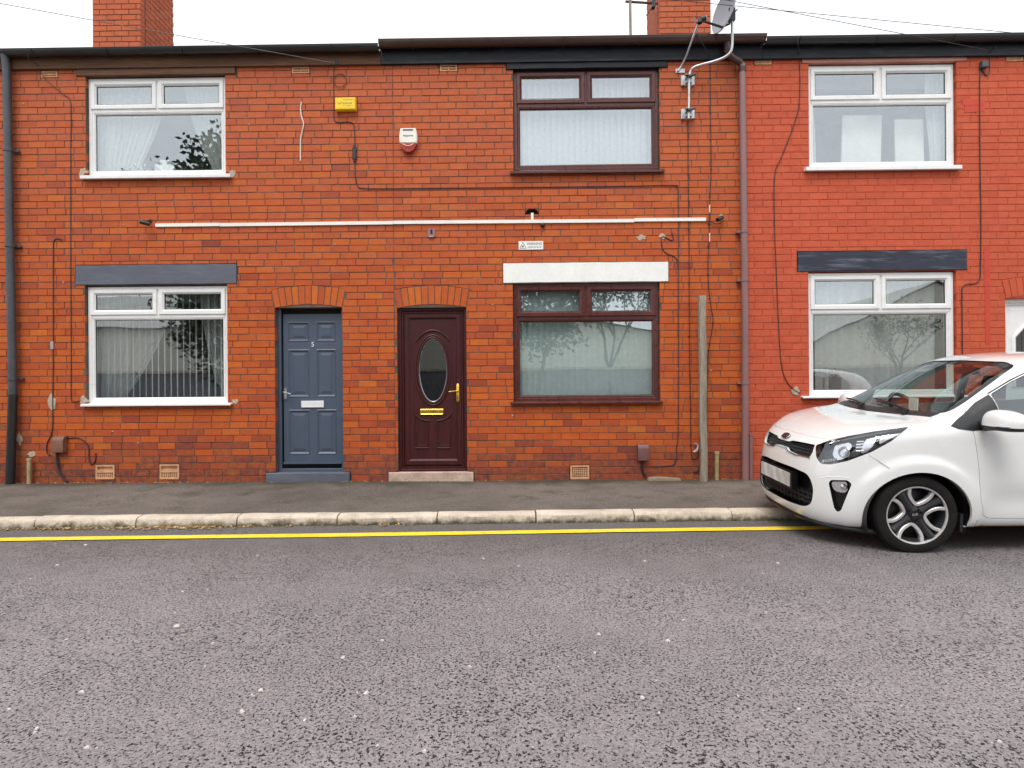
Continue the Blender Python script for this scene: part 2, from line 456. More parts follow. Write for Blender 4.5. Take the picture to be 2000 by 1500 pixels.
def smooth_mesh(me, ang=40):
    bm = bmesh.new(); bm.from_mesh(me)
    for f in bm.faces: f.smooth = True
    for e in bm.edges:
        if len(e.link_faces) == 2: e.smooth = e.calc_face_angle(0) < R(ang)
    bm.to_mesh(me); bm.free()
def link(name, data, c=Vector((0, 0, 0)), parent=None):
    o = bpy.data.objects.new(name, data)
    COL.objects.link(o)
    o.location = c - (ORG[parent] if parent else Vector((0, 0, 0)))
    if parent: o.parent = parent
    o.color = (0, 0, 0, 1)
    ORG[o] = Vector(c)
    return o
def tag(o, label, cat=None, group=None, kind=None):
    o['label'] = label
    if cat: o['category'] = cat
    if group: o['group'] = group
    if kind: o['kind'] = kind
    return o
def thing(name, loc, label, cat, group=None):
    return tag(link(name, None, Vector(loc)), label, cat, group)
def stuff(o): o['kind'] = 'stuff'; return o
def text_mesh(name, body, size, x, y, z, mat, parent, depth=.001, shear=0, align='CENTER', rot=None, place=None):
    cu = bpy.data.curves.new(name, 'FONT'); cu.body = body; cu.size = size; cu.extrude = depth; cu.align_x = align; cu.align_y = 'CENTER'; cu.shear = shear
    t = bpy.data.objects.new(name, cu); COL.objects.link(t)
    bpy.context.view_layer.update()
    me = bpy.data.meshes.new_from_object(t.evaluated_get(bpy.context.evaluated_depsgraph_get()))
    bpy.data.objects.remove(t)
    mt = (place if place is not None else Matrix.Translation((x, y, z)) @ Matrix.Rotation(R(90), 4, 'X') @ (rot or Matrix.Identity(4)))
    mb = MB(); mb.v = [tuple(mt @ v.co) for v in me.vertices]; mb.f = [tuple(p.vertices) for p in me.polygons]
    return mb.build(name, mat, parent)
def smooth_path(pts, k=6):
    """Catmull-Rom through the points"""
    pts = [Vector(p) for p in pts]; out = []
    for i in range(len(pts) - 1):
        p0 = pts[max(i - 1, 0)]; p1 = pts[i]; p2 = pts[i + 1]; p3 = pts[min(i + 2, len(pts) - 1)]
        for j in range(k):
            t = j / k
            out.append(.5 * ((2 * p1) + (p2 - p0) * t + (2 * p0 - 5 * p1 + 4 * p2 - p3) * t * t + (3 * p1 - p0 - 3 * p2 + p3) * t ** 3))
    out.append(pts[-1]); return out
# ================================================================== ground
PAVE_Z = 0.08
def kl(px, py, z): x, y = on_ground(px, py, z); return Vector((x, y, z))
k0, k1 = kl(0, 1010, PAVE_Z), kl(1500, 993, PAVE_Z)          # back edge of the kerb top
kd = (k1 - k0).normalized(); kn = Vector((kd.y, -kd.x, 0))    # along the kerb / towards the road
def kp(x, off=0.0, z=0.0):                                    # a point at a given X, off metres out from the kerb back
    t = (x - k0.x) / kd.x
    p = k0 + kd * t + kn * off; return Vector((p.x, p.y, z))
KERB_W = .125
mb = MB(); mb.add([(-900, -900, -.06), (900, -900, -.06), (900, 900, -.06), (-900, 900, -.06)], [(0, 1, 2, 3)])
g = mb.build('ground', M('open ground', (.09, .085, .07), .95, var=(.05, .3), fine=(2, .3), bmp=None)); tag(g, 'open ground around the street', kind='structure')
mb = MB()
NX = 60
def road_pt(u, v):
    x = -60 + 120 * u
    e = kp(x, KERB_W + .002)
    y = e.y + (-11.5 - e.y) * v
    cam_ = .035 * math.sin(math.pi * min(1, v)) - .004
    return (x, y, cam_ + .006 * math.sin(x * 1.3 + v * 5) * math.sin(v * 9))
mb.grid(road_pt, NX, 24)
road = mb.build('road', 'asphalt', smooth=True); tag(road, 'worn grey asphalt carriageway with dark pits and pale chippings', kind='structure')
mb = MB()
def pave_pt(u, v):
    x = -30 + 60 * u; e = kp(x)
    y = e.y + (.06 - e.y) * v
    return (x, y, PAVE_Z - .004 + .012 * math.sin(v * math.pi) * math.sin(x * .9 + 1) * .5 - .008 * v + .004 * math.sin(x * 2.7) * v)
mb.grid(pave_pt, 90, 10)
pave = mb.build('pavement', 'tarmac', smooth=True); tag(pave, 'dark tarmac footway between the kerb and the houses', kind='structure')
# opposite pavement (seen in the window reflections)
mb = MB(); mb.box(-60, 60, -13.2, -11.48, -.05, .1)
op = mb.build('opposite_pavement', 'tarmac'); tag(op, 'footway on the far side of the street', kind='structure')

# kerb stones, one object each
kerb = link('kerb', None, Vector((k0.x, k0.y, 0))); tag(kerb, 'row of worn concrete kerb stones', kind='structure')
L = .914
xa = kp(0).x
j0 = on_ground(853, 1005, PAVE_Z)[0]
for i in range(-12, 12):
    x0 = j0 + i * L; x1 = x0 + L
    gap = random.uniform(.003, .007)
    dz = random.uniform(-.004, .004)
    mb = MB()
    pr = [(.002, -.1), (.002, PAVE_Z + .004), (.012, PAVE_Z + .010), (KERB_W - .04, PAVE_Z + .006), (KERB_W - .018, PAVE_Z - .002), (KERB_W - .004, PAVE_Z - .022), (KERB_W, -.1)]
    n = 9; vs_ = []; k = len(pr)
    for a in range(n + 1):
        f = a / n; x = x0 + gap + (x1 - x0 - 2 * gap) * f
        en = 1 if 0 < a < n else 0
        for (o, z) in pr:
            wob = (.004 * math.sin(x * 7 + o * 30) + random.uniform(-.0025, .0025)) * (1 if z > 0 else 0)
            p = kp(x, o + wob * .6 + (0 if en else -.003), z + dz + wob * .5 - (0 if en else .004 * (z > 0)))
            vs_.append(p)
    fs = [(a * k + b, a * k + b + 1, a * k + k + b + 1, a * k + k + b) for a in range(n) for b in range(k - 1)]
    fs += [tuple(range(k)), tuple(n * k + b for b in range(k))[::-1]]
    mb.add(vs_, fs); mb.build('kerb_stone', 'kerb', kerb, smooth=35)
mb = MB()
vs_ = []
for i in range(61):
    x = -12 + 24 * i / 60
    vs_ += [kp(x, .012, -.05), kp(x, .012, PAVE_Z - .012), kp(x, KERB_W - .02, PAVE_Z - .03), kp(x, KERB_W - .012, -.05)]
mb.add(vs_, [(a * 4 + b, a * 4 + b + 1, a * 4 + b + 5, a * 4 + b + 4) for a in range(60) for b in range(3)])
mb.build('joint_filling', 'kerb_joint', kerb)

# yellow line
mb = MB(); n = 160; vs_ = []
a0, a1 = on_ground(0, 1055.5), on_ground(1500, 1033.5)
yl = lambda x: a0[1] + (a1[1] - a0[1]) * (x - a0[0]) / (a1[0] - a0[0])
for i in range(n + 1):
    x = -14 + 22 * i / n
    w = .057
    for s_ in (-1, 1):
        e = random.uniform(-.003, .003)
        yy = yl(x) + s_ * w + e
        ek = kp(x, KERB_W + .002)
        v = (yy - ek.y) / (-11.5 - ek.y)
        vs_.append((x, yy, road_pt((x + 60) / 120, v)[2] + .007))
mb.add(vs_, [(2 * i, 2 * i + 1, 2 * i + 3, 2 * i + 2) for i in range(n)])
ylo = mb.build('yellow_line', 'yellow_line'); tag(ylo, 'single yellow no-waiting line painted along the gutter', kind='structure')

# ================================================================== houses
P_LEFT, P_AB, P_BC = WX(21), WX(768, 300), WX(1455)
X_END = 8.4
WALL_T = 5.43
COURSE, PITCH, JOINT = .0866, .2365, .0085
SLAB_Y = .006
BASE_Z = PAVE_Z - .02

def sub_rect(b, o):
    x0, x1, z0, z1 = b; a0, a1, c0, c1 = o
    if a0 >= x1 or a1 <= x0 or c0 >= z1 or c1 <= z0: return [b]
    out = []
    if a0 > x0: out.append((x0, a0, z0, z1))
    if a1 < x1: out.append((a1, x1, z0, z1))
    m0, m1 = max(x0, a0), min(x1, a1)
    if c1 < z1: out.append((m0, m1, c1, z1))
    if c0 > z0: out.append((m0, m1, z0, c0))
    return out

class Arch:
    def __init__(s, cx, zs, half, rise, thick, n):
        s.cx, s.half, s.n, s.thick = cx, half, n, thick
        s.Rr = (half * half + rise * rise) / (2 * rise)
        s.cz = zs + rise - s.Rr
        s.ang = math.asin(half / s.Rr)
    def ext(s, x):
        Ro = s.Rr + s.thick
        return s.cz + math.sqrt(max(0, Ro * Ro - (x - s.cx) ** 2))
    def edges(s):
        Ro = s.Rr + s.thick
        return s.cx - Ro * math.sin(s.ang), s.cx + Ro * math.sin(s.ang)

UNIT = {}
def unit_brick():
    """one shared brick mesh, 1 m long and high; scaled per brick"""
    if 'm' not in UNIT:
        mb = MB(); c = .003
        cx_, cz_ = c / .228, c / .078
        mb.add([(-.5 + cx_, 0, -.5 + cz_), (.5 - cx_, 0, -.5 + cz_), (.5 - cx_, 0, .5 - cz_), (-.5 + cx_, 0, .5 - cz_),
                (-.5, .004, -.5), (.5, .004, -.5), (.5, .004, .5), (-.5, .004, .5),
                (-.5, .10, -.5), (.5, .10, -.5), (.5, .10, .5), (-.5, .10, .5)],
               [(0, 1, 2, 3), (4, 5, 1, 0), (5, 6, 2, 1), (6, 7, 3, 2), (7, 4, 0, 3), (8, 9, 5, 4), (9, 10, 6, 5), (10, 11, 7, 6), (11, 8, 4, 7)])
        me = bpy.data.meshes.new('brick'); me.from_pydata(mb.v, [], mb.f)
        UNIT['m'] = me
    return UNIT['m']
def single_brick(x0, x1, z0, z1, y, tone, mat, parent, name='brick', rot=0):
    key = 'm' + mat
    if key not in UNIT:
        me = unit_brick().copy(); me.materials.clear(); me.materials.append(MT[mat]); UNIT[key] = me
    o = link(name, UNIT[key], Vector(((x0 + x1) / 2, y, (z0 + z1) / 2)), parent)
    o.scale = (x1 - x0, 1, z1 - z0)
    o.rotation_euler = (random.uniform(-.004, .004), random.uniform(-.003, .003), random.uniform(-.006, .006))
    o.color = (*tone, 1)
    return o

def brick_tone(x, z, rnd, house):
    t = min(1, max(0, rnd.gauss(.58, .16)))
    if rnd.random() < .07: t = rnd.uniform(.1, .3)
    flare_tint = max(0, min(.75, (z - 2.2) / 4.5 + rnd.gauss(.02, .1)))  # pinker with height: pale sky flare put into the brick colour
    soot = max(0, rnd.gauss(.0, .05))
    low = z - PAVE_Z
    if house in 'ABL':
        if low < .16: soot = max(soot, rnd.uniform(.7, 1))
        elif low < .29: soot = max(soot, rnd.choice((.35, .6, .85)))
        elif low < .46: soot = max(soot, rnd.choice((.05, .1, .3, .6)))
        elif low < .65: soot = max(soot, rnd.choice((0, .05, .15, .3)))
        if rnd.random() < .03 and low < 1.2: soot = rnd.uniform(.3, .6)
        dx = x - P_LEFT
        if abs(dx - .12) < .22 and rnd.random() < .45 and (low < .9 or 2 < low < 2.3): soot = max(soot, rnd.uniform(.3, .8))
        if P_BC - .5 < x < P_BC and low < .55: soot = max(soot, rnd.uniform(.35, .8))
    else:
        t = min(1, max(0, rnd.gauss(.5, .22)))
        soot = max(0, rnd.gauss(.03, .05)); flare_tint = max(0, min(.3, rnd.gauss(.1, .08)))
        if low < .3: soot += .2
    return (t, soot, flare_tint)

def add_brick(mb, tones, poly, y, tone, depth=.10):
    k = len(mb.v); mb.prism(poly, y, y + depth, .003); tones += [tone] * (len(mb.v) - k)

def brick_wall(house, hid, x0, x1, openings, arches, bmat, mmat, seed, nsingle, z_top=WALL_T):
    rnd = random.Random(seed)
    # mortar body with the openings left out (a little larger than the brick openings)
    xs = sorted({x0, x1, *[q for o in openings for q in (o[0] - .004, o[1] + .004) if x0 < q < x1]})
    mb = MB()
    for a, b in zip(xs[:-1], xs[1:]):
        cuts = sorted([(o[2] - .004, o[3] + .004) for o in openings if o[0] - .004 < (a + b) / 2 < o[1] + .004])
        z = BASE_Z - .2
        for (c0, c1) in cuts:
            if c0 > z: mb.box(a, b, SLAB_Y, .24, z, c0)
            z = max(z, c1)
        if z < z_top: mb.box(a, b, SLAB_Y, .24, z, z_top)
    wall = mb.build('wall', mmat, house)
    bricks = []
    row = 0; z = BASE_Z
    while z < z_top - .02:
        zz1 = min(z + COURSE, z_top)
        off = (row % 2) * PITCH / 2 + rnd.uniform(-.012, .012)
        if rnd.random() < .12: off += rnd.uniform(-.05, .05)
        x = x0 - PITCH + off
        while x < x1:
            l_ = PITCH * rnd.uniform(.975, 1.025)
            if rnd.random() < .02: l_ *= .55
            b = (max(x, x0), min(x + l_, x1), z, zz1)
            x += l_
            if b[1] - b[0] < .02: continue
            parts = [b]
            for o in openings: parts = [q for p in parts for q in sub_rect(p, o)]
            for p in parts:
                if p[1] - p[0] > .022 and p[3] - p[2] > .016:
                    bricks.append(p)
        row += 1; z += COURSE
    full = []; rest = []
    for (a, b, c, d) in bricks:
        j = JOINT / 2 * rnd.uniform(.75, 1.3)
        q = (a + j, b - j, c + JOINT / 2, d - JOINT / 2)
        poly = None
        dead = False
        for ar in arches:
            e0, e1 = ar.edges()
            top = ar.ext(ar.cx)
            if q[1] < e0 or q[0] > e1 or q[2] > top + .004 or q[3] < ar.cz: continue
            sl = math.tan(ar.ang)
            # inside the ring -> cut along the outer curve
            def lim(x): return ar.ext(x) + .007
            if q[3] < min(lim(e0), lim(e1)) + .01:
                # beside the arch: trim to the sloping springer
                zc = (q[2] + q[3]) / 2
                hw = ar.half + (zc - (ar.cz + ar.Rr * math.cos(ar.ang))) * sl + .008
                L_, R_ = ar.cx - hw, ar.cx + hw
                if q[0] >= L_ and q[1] <= R_: dead = True; break
                if q[0] < L_ < q[1]: q = (q[0], L_, q[2], q[3])
                elif q[0] < R_ < q[1]: q = (R_, q[1], q[2], q[3])
                if q[1] - q[0] < .02: dead = True
                continue
            n_ = 7
            pts = []
            for i in range(n_):
                xx = q[0] + (q[1] - q[0]) * i / (n_ - 1)
                zl = lim(xx) if e0 < xx < e1 else q[2]
                pts.append((xx, min(max(q[2], zl), q[3])))
            if max(q[3] - p[1] for p in pts) < .012: dead = True; break
            poly = pts + [(q[1], q[3]), (q[0], q[3])]
            pq = []
            for p in poly:
                if not pq or (abs(p[0] - pq[-1][0]) + abs(p[1] - pq[-1][1])) > 1e-4: pq.append(p)
            poly = pq if len(pq) > 2 else None
            if poly is None: dead = True
            break
        if dead: continue
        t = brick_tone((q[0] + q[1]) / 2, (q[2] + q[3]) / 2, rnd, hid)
        y = rnd.gauss(0, .0013) if hid != 'C' else rnd.gauss(.0022, .0006)
        if poly is None and q[1] - q[0] > .2 and q[3] - q[2] > .07: full.append((q, y, t))
        else: rest.append((poly or [(q[0], q[2]), (q[1], q[2]), (q[1], q[3]), (q[0], q[3])], y, t))
    full.sort(key=lambda e: ((e[0][0] + e[0][1]) / 2 - CAM.x) ** 2 + ((e[0][2] + e[0][3]) / 2 - CAM.z) ** 2)
    for (q, y, t) in full[:nsingle]:
        single_brick(*q, y, t, bmat, wall)
    mb = MB(); tones = []
    for (q, y, t) in full[nsingle:]:
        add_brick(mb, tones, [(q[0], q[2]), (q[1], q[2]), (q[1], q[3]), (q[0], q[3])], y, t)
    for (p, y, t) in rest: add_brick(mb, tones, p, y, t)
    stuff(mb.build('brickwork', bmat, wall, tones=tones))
    # arches
    for ar in arches:
        am = MB(); Ro = ar.Rr + ar.thick
        a0, a1 = -ar.ang, ar.ang
        pts = [(ar.cx + ar.Rr * math.sin(a0 + (a1 - a0) * i / 12), ar.cz + ar.Rr * math.cos(a0 + (a1 - a0) * i / 12) + .012) for i in range(13)]
        pts += [(ar.cx + (Ro - .004) * math.sin(a1 - (a1 - a0) * i / 12), ar.cz + (Ro - .004) * math.cos(a1 - (a1 - a0) * i / 12)) for i in range(13)]
        am.prism(pts, .010, .055)
        arch = am.build('arch', mmat, house)
        for i in range(ar.n):
            b0 = a0 + (a1 - a0) * i / ar.n; b1 = a0 + (a1 - a0) * (i + 1) / ar.n
            g_ = .0042 / ar.Rr
            b0 += g_; b1 -= g_
            ri = ar.Rr + rnd.uniform(-.003, .003); ro = Ro + rnd.uniform(-.004, .003)
            P = lambda r_, a_: (ar.cx + r_ * math.sin(a_), ar.cz + r_ * math.cos(a_))
            vm = MB(); vm.prism([P(ri, b0), P(ri, b1), P(ro, b1), P(ro, b0)], rnd.gauss(-.001, .0015), .057, .003)
            v = vm.build('voussoir', bmat, arch)
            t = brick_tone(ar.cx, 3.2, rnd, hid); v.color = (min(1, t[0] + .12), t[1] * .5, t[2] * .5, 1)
    return wall

# ---- windows
FRAME_Y = .045
def window(house, px, mat, trans, room_mat='room', sill_px=None, sill_mat=None, depth=1.6):
    X0, X1, Z0, Z1 = WR(*px, y=FRAME_Y)
    zt = WZ((px[0] + px[2]) / 2, trans, FRAME_Y)
    y0, y1 = FRAME_Y, FRAME_Y + .07
    fw = .048
    mb = MB()
    pr = [(0, y1), (0, y0), (fw - .012, y0), (fw, y0 + .012), (fw, y1), (0, y1)]
    mb.ring(X0, X1, Z0, Z1, pr)
    xm = (X0 + X1) / 2
    mb.box(X0 + fw - .001, X1 - fw + .001, y0 + .0015, y1 - .002, zt - .03, zt + .026)
    mb.box(xm - .026, xm + .026, y0 + .003, y1 - .003, zt + .02, Z1 - fw + .002)
    win = mb.build('window', mat, house, smooth=30)
    # main light: bead and pane
    mx0, mx1, mz0, mz1 = X0 + fw, X1 - fw, Z0 + fw + .008, zt - .03
    mb = MB(); b = .026
    mb.ring(mx0, mx1, mz0 - .01, mz1 + .001, [(-.001, y1 - .01), (-.001, y0 + .006), (b * .5, y0 + .006), (b, y0 + .02), (b, y1 - .01), (-.001, y1 - .01)])
    mb.build('glazing_bead', mat, win, smooth=30)
    mb = MB(); gy = y0 + .03
    mb.box(mx0 + b - .004, mx1 - b + .004, gy, gy + .004, mz0 - .01 + b - .004, mz1 - b + .004)
    mb.build('pane', 'glass', win)
    mb = MB(); mb.ring(mx0 + b - .003, mx1 - b + .003, mz0 - .01 + b - .003, mz1 - b + .003, [(0, gy - .003), (.007, gy - .003), (.007, gy + .02)])
    mb.build('gasket', 'rubber', win)
    for (a0, a1) in ((X0 + fw - .016, xm - .014), (xm + .014, X1 - fw + .016)):
        c0, c1 = zt + .010, Z1 - fw + .016
        mb = MB(); cw = .066; yc = y0 - .014
        mb.ring(a0, a1, c0, c1, [(0, y0 + .03), (0, yc + .005), (.005, yc), (cw - .022, yc), (cw, yc + .022), (cw, y0 + .045), (0, y0 + .045)])
        mb.build('casement', mat, win, smooth=30)
        mb = MB(); mb.box(a0 + cw - .005, a1 - cw + .005, yc + .028, yc + .032, c0 + cw - .005, c1 - cw + .005)
        mb.build('pane', 'glass', win)
        mb = MB(); mb.ring(a0 + cw - .003, a1 - cw + .003, c0 + cw - .003, c1 - cw + .003, [(0, yc + .021), (.006, yc + .021), (.006, yc + .045)])
        mb.build('gasket', 'rubber', win)
    # sill
    sx0, sx1, sz0, sz1 = WR(*sill_px, y=-.05)
    mb = MB()
    sz1 = min(sz1, Z0 + .004)
    n = 8
    sz1 -= .012
    pr = [(y0 + .03, sz1 + .014), (y0 - .002, sz1 + .012), (-.055, sz1 - .002), (-.062, sz1 - .008), (-.062, sz0 + .004), (-.058, sz0), (-.05, sz0), (-.046, sz0 + .012), (y0 + .03, sz0 + .014)]
    vs_ = [(x, a, b_) for x in (sx0, sx1) for (a, b_) in pr]; k = len(pr)
    mb.add(vs_, [(i, (i + 1) % k, k + (i + 1) % k, k + i) for i in range(k)] + [tuple(range(k)), tuple(k + i for i in range(k))[::-1]])
    mb.build('sill', sill_mat or mat, win)
    # room behind
    mb = MB(); e = .12
    rx0, rx1, rz0, rz1 = X0 - .5, X1 + .5, Z0 - .45, Z1 + .12
    f0 = .26; f1 = f0 + depth
    mb.add([(rx0, f0, rz0), (rx1, f0, rz0), (rx1, f0, rz1), (rx0, f0, rz1), (rx0, f1, rz0), (rx1, f1, rz0), (rx1, f1, rz1), (rx0, f1, rz1)],
           [(4, 5, 6, 7), (0, 4, 7, 3), (5, 1, 2, 6), (7, 6, 2, 3), (0, 1, 5, 4)])
    mb.ring(rx0, rx1, rz0, rz1, [(0, f0), (min(X0 - rx0, .3), f0)])
    room = mb.build('room_lining', room_mat, house)
    # jambs between frame and room, dark closing strip round the frame
    mb = MB(); mb.ring(X0 - .012, X1 + .012, Z0 - .012, Z1 + .012, [(-.02, y0 + .012), (.012, y0 + .012)])
    mb.build('window_seal', 'rubber' if mat == 'rosewood' else 'mortar', house)
    return (X0, X1, Z0, Z1, zt, mx0 + b, mx1 - b, mz0 - .01 + b, mz1 - b, win)
def hole(w, lo=None, hi=None):
    return (w[0] - .006, w[1] + .006, (w[2] - .03 if lo is None else lo), (w[3] + .012 if hi is None else hi))
# ---- the four houses of the terrace that show
HG = 'houses of the red brick terrace'
hL = thing('terraced_house', (P_LEFT - 1.5, .1, BASE_Z), 'sliver of red brick house beyond the dark grey downpipe', 'house', HG)
hA = thing('terraced_house', ((P_LEFT + P_AB) / 2, .1, BASE_Z), 'red brick terraced house with slate blue door and white window frames', 'house', HG)
hB = thing('terraced_house', ((P_AB + P_BC) / 2, .1, BASE_Z), 'red brick terraced house with maroon oval-glass door and rosewood window frames', 'house', HG)
hC = thing('terraced_house', ((P_BC + X_END) / 2, .1, BASE_Z), 'terraced house with bright red painted brickwork and white window frames', 'house', HG)

wA1 = window(hA, (174, 153, 442, 343), 'upvc', 214, sill_px=(157, 339, 450, 348))
wA2 = window(hA, (173, 560, 446, 787), 'upvc', 616, sill_px=(158, 785, 451, 793), depth=2.6)
wB1 = window(hB, (1004, 136, 1285, 331), 'rosewood', 203, sill_px=(996, 330, 1298, 338))
wB2 = window(hB, (1004, 554, 1286, 783), 'rosewood', 619, sill_px=(997, 781, 1295, 789))
wC1 = window(hC, (1578, 128, 1862, 326), 'upvc', 196, sill_px=(1574, 322, 1878, 332))
wC2 = window(hC, (1578, 533, 1862, 772), 'upvc', 605, sill_px=(1568, 768, 1890, 777), depth=2.6)

def lintel(house, px, mat, y0=-.008, y1=.2):
    X0, X1, Z0, Z1 = WR(*px)
    mb = MB(); n = 14
    top = []; bot = []
    for i in range(n + 1):
        x = X0 + (X1 - X0) * i / n
        bot.append((x, Z0 + random.uniform(-.002, .002))); top.append((x, Z1 + random.uniform(-.002, .002)))
    mb.prism(bot + top[::-1], y0, y1, .004)
    mb.build('lintel', mat, house)
    return (X0 - .004, X1 + .004, Z0, Z1 + .004)
lA1 = lintel(hA, (150, 132, 460, 147), 'timber', y0=-.02)
lA2 = lintel(hA, (148, 517, 462, 555), 'grey_paint')
lB1 = lintel(hB, (989, 121, 1303, 134), 'black_paint', y0=-.02)
lB2 = lintel(hB, (983, 513, 1305, 551), 'white_paint', y0=-.012)
lC1 = lintel(hC, (1566, 112, 1888, 121), M('flaking pinkish paint', (.46, .22, .17), .8, var=(6, .2), bmp=(40, .5, .005), dirt=((.45, .08, .04), .9, 4), stretch=(.3, 1, 2)))
lC2 = lintel(hC, (1558, 490, 1888, 528), 'navy_paint')

# ---- doors
def door_open(px, rise, thick, n):
    X0, X1, Z0, Z1 = WR(*px)
    return (X0, X1, Z0, Z1), Arch((X0 + X1) / 2, Z1, (X1 - X0) / 2, rise, thick, n)
dA, aA = door_open((538, 601, 669, 922), .045, .235, 11)
dB, aB = door_open((777, 601, 911, 921), .042, .235, 11)
dC, aC = door_open((1966, 583, 2100, 915), .045, .235, 11)

def step(house, px, mat, y0):
    X0, X1, Z0, Z1 = WR(*px)
    mb = MB(); mb.box(X0, X1, y0, .2, PAVE_Z - .05, Z1, .006)
    mb.build('doorstep', mat, house)
    return (X0 - .004, X1 + .004, BASE_Z - .1, Z1 + .003)
sA = step(hA, (521, 923, 684, 938), 'grey_paint', -.03)
sB = step(hB, (760, 922, 925, 938), 'stone_pink', -.03)
sC = step(hC, (1950, 914, 2110, 935), 'stone_pink', -.03)

def raised_panel(mb, x0, x1, z0, z1, y, w=.022):
    mb.ring(x0, x1, z0, z1, [(0, y), (w * .35, y - .006), (w * .55, y - .001), (w, y + .010), (w * 1.5, y + .010), (w * 2.6, y + .002)], True)
def leaf(mb, x0, x1, z0, z1, y, panels, w):
    """flat door face with rectangular openings for the panels"""
    xs = sorted({x0, x1, *[q for p in panels for q in p[:2]]})
    for a, b in zip(xs[:-1], xs[1:]):
        z = z0
        for p in sorted([p for p in panels if p[0] <= (a + b) / 2 <= p[1]], key=lambda p: p[2]):
            mb.add([(a, y, z), (b, y, z), (b, y, p[2]), (a, y, p[2])], [(0, 1, 2, 3)]); z = p[3]
        mb.add([(a, y, z), (b, y, z), (b, y, z1), (a, y, z1)], [(0, 1, 2, 3)])
    for p in panels: raised_panel(mb, *p, y, w)

# slate blue six-panel door
yd = .085
X0, X1, Z0, Z1 = dA
mb = MB(); zt = Z1 + .06
fz = WZ(610, 910, yd)
mb.ring(X0 - .01, X1 + .01, Z0 - .02, zt, [(0, .16), (0, yd - .01), (.045, yd - .01), (.052, yd - .004), (.052, yd + .03)])
mb.box(X0, X1, yd - .014, .15, Z0 - .03, Z0 + .028)
door_frame = mb.build('door_frame', 'door_blue', hA)
lx0, lx1 = WX(553, 760, yd), WX(667, 760, yd); lz0, lz1 = WZ(610, 906, yd), WZ(610, 613, yd)
pz = [(628, 667), (682, 776), (800, 888)]
pxs = [(562, 604), (617, 656)]
pan = [(WX(a, 760, yd), WX(b, 760, yd), WZ(610, d, yd), WZ(610, c, yd)) for (a, b) in pxs for (c, d) in pz]
mb = MB(); leaf(mb, lx0, lx1, lz0, lz1, yd + .02, pan, .03)
mb.box(lx0, lx1, yd - .012, yd + .019, lz0, lz0 + .022)
door = mb.build('door', 'door_blue', hA)
mb = MB(); mb.box(lx0 - .05, lx1 + .05, yd + .06, yd + .07, Z0 - .02, zt)
mb.build('door_core', 'hole', hA)
tx, tz = on_wall(610, 673, yd)
text_mesh('house_number', '5', .085, tx, yd + .016, tz, 'silver_plastic', door, .003)
a0, a1, b0, b1 = WR(588, 783, 632, 796, y=yd)
mb = MB(); mb.ring(a0, a1, b0, b1, [(0, yd + .02), (0, yd + .006), (.006, yd + .002), (.012, yd + .004)], True); mb.build('letter_plate', 'silver_plastic', door)
hx, hz = on_wall(556, 769, yd)
mb = MB(); mb.box(hx - .018, hx + .018, yd + .008, yd + .021, hz - .075, hz + .075, .003)
mb.tube([(hx, yd + .01, hz + .02), (hx, yd - .035, hz + .02), (hx + .02, yd - .042, hz + .016), (hx + .095, yd - .042, hz - .004)], .009, 8)
mb.tube([(hx, yd + .012, hz - .04), (hx, yd + .002, hz - .04)], .011, 10)
mb.build('door_handle', 'chrome', door, smooth=True)

# rosewood door with oval glass
yd = .05
X0, X1, Z0, Z1 = dB
mb = MB()
mb.ring(X0 - .01, X1 + .01, Z0 - .02, Z1 + .015, [(0, .12), (0, yd), (.04, yd), (.052, yd + .014), (.06, yd + .006), (.075, yd + .006), (.082, yd + .03), (.082, yd + .06)])
mb.box(X0, X1, yd + .013, .12, Z1 - .03, Z1 + .06)
door_frame = mb.build('door_frame', 'door_maroon', hB)
Q = lambda px, py: on_wall(px, py, yd + .02)
lx0, lx1 = Q(790, 760)[0], Q(902, 760)[0]; lz0, lz1 = Q(845, 908)[1], Q(845, 612)[1]
yl_ = yd + .022
mb = MB()
mb.ring(lx0, lx1, lz0, lz1, [(0, yl_ + .02), (0, yl_ - .006), (.01, yl_ - .012), (.055, yl_ - .012), (.075, yl_ + .006)])
ocx, ocz = Q(845.5, 723); orx, orz = 27.5 / 153.5, 62.5 / 153.5
ix0, ix1, iz0, iz1 = lx0 + .075, lx1 - .075, lz0 + .075, lz1 - .075
# face with an oval hole
n = 48; vs_ = []; fs = []
for i in range(n):
    a = 2 * math.pi * i / n
    c_, s_ = math.cos(a), math.sin(a)
    hw, hh = (ix1 - ix0) / 2, (iz1 - iz0) / 2
    mxx, mzz = (ix0 + ix1) / 2, (iz0 + iz1) / 2
    k_ = min(hw / max(abs(c_), 1e-6), hh / max(abs(s_), 1e-6))
    vs_ += [(mxx + c_ * k_, yl_ + .006, mzz + s_ * k_), (ocx + orx * c_, yl_ + .006, ocz + orz * s_)]
for i in range(n):
    j = (i + 1) % n; fs.append((2 * i, 2 * j, 2 * j + 1, 2 * i + 1))
mb.add(vs_, fs)
for (mx_, mz_) in ((ix0, iz0), (ix1, iz0), (ix1, iz1), (ix0, iz1)):   # corners the radial fan leaves open
    i = min(range(n), key=lambda q: (vs_[2 * q][0] - mx_) ** 2 + (vs_[2 * q][2] - mz_) ** 2)
mb.box(ix0 - .002, ix1 + .002, yl_ + .0085, yl_ + .0095, lz0 + .05, ocz - orz * 1.02)
mb.box(ix0 - .002, ix1 + .002, yl_ + .0085, yl_ + .0095, ocz + orz * 1.02, lz1 - .05)
door = mb.build('door', 'door_maroon', hB)
def oval(rx, rz, a0=0, a1=360, y=yl_ + .004, n=56):
    return [(ocx + rx * math.cos(R(a0 + (a1 - a0) * i / n)), y, ocz + rz * math.sin(R(a0 + (a1 - a0) * i / n))) for i in range(n + 1)]
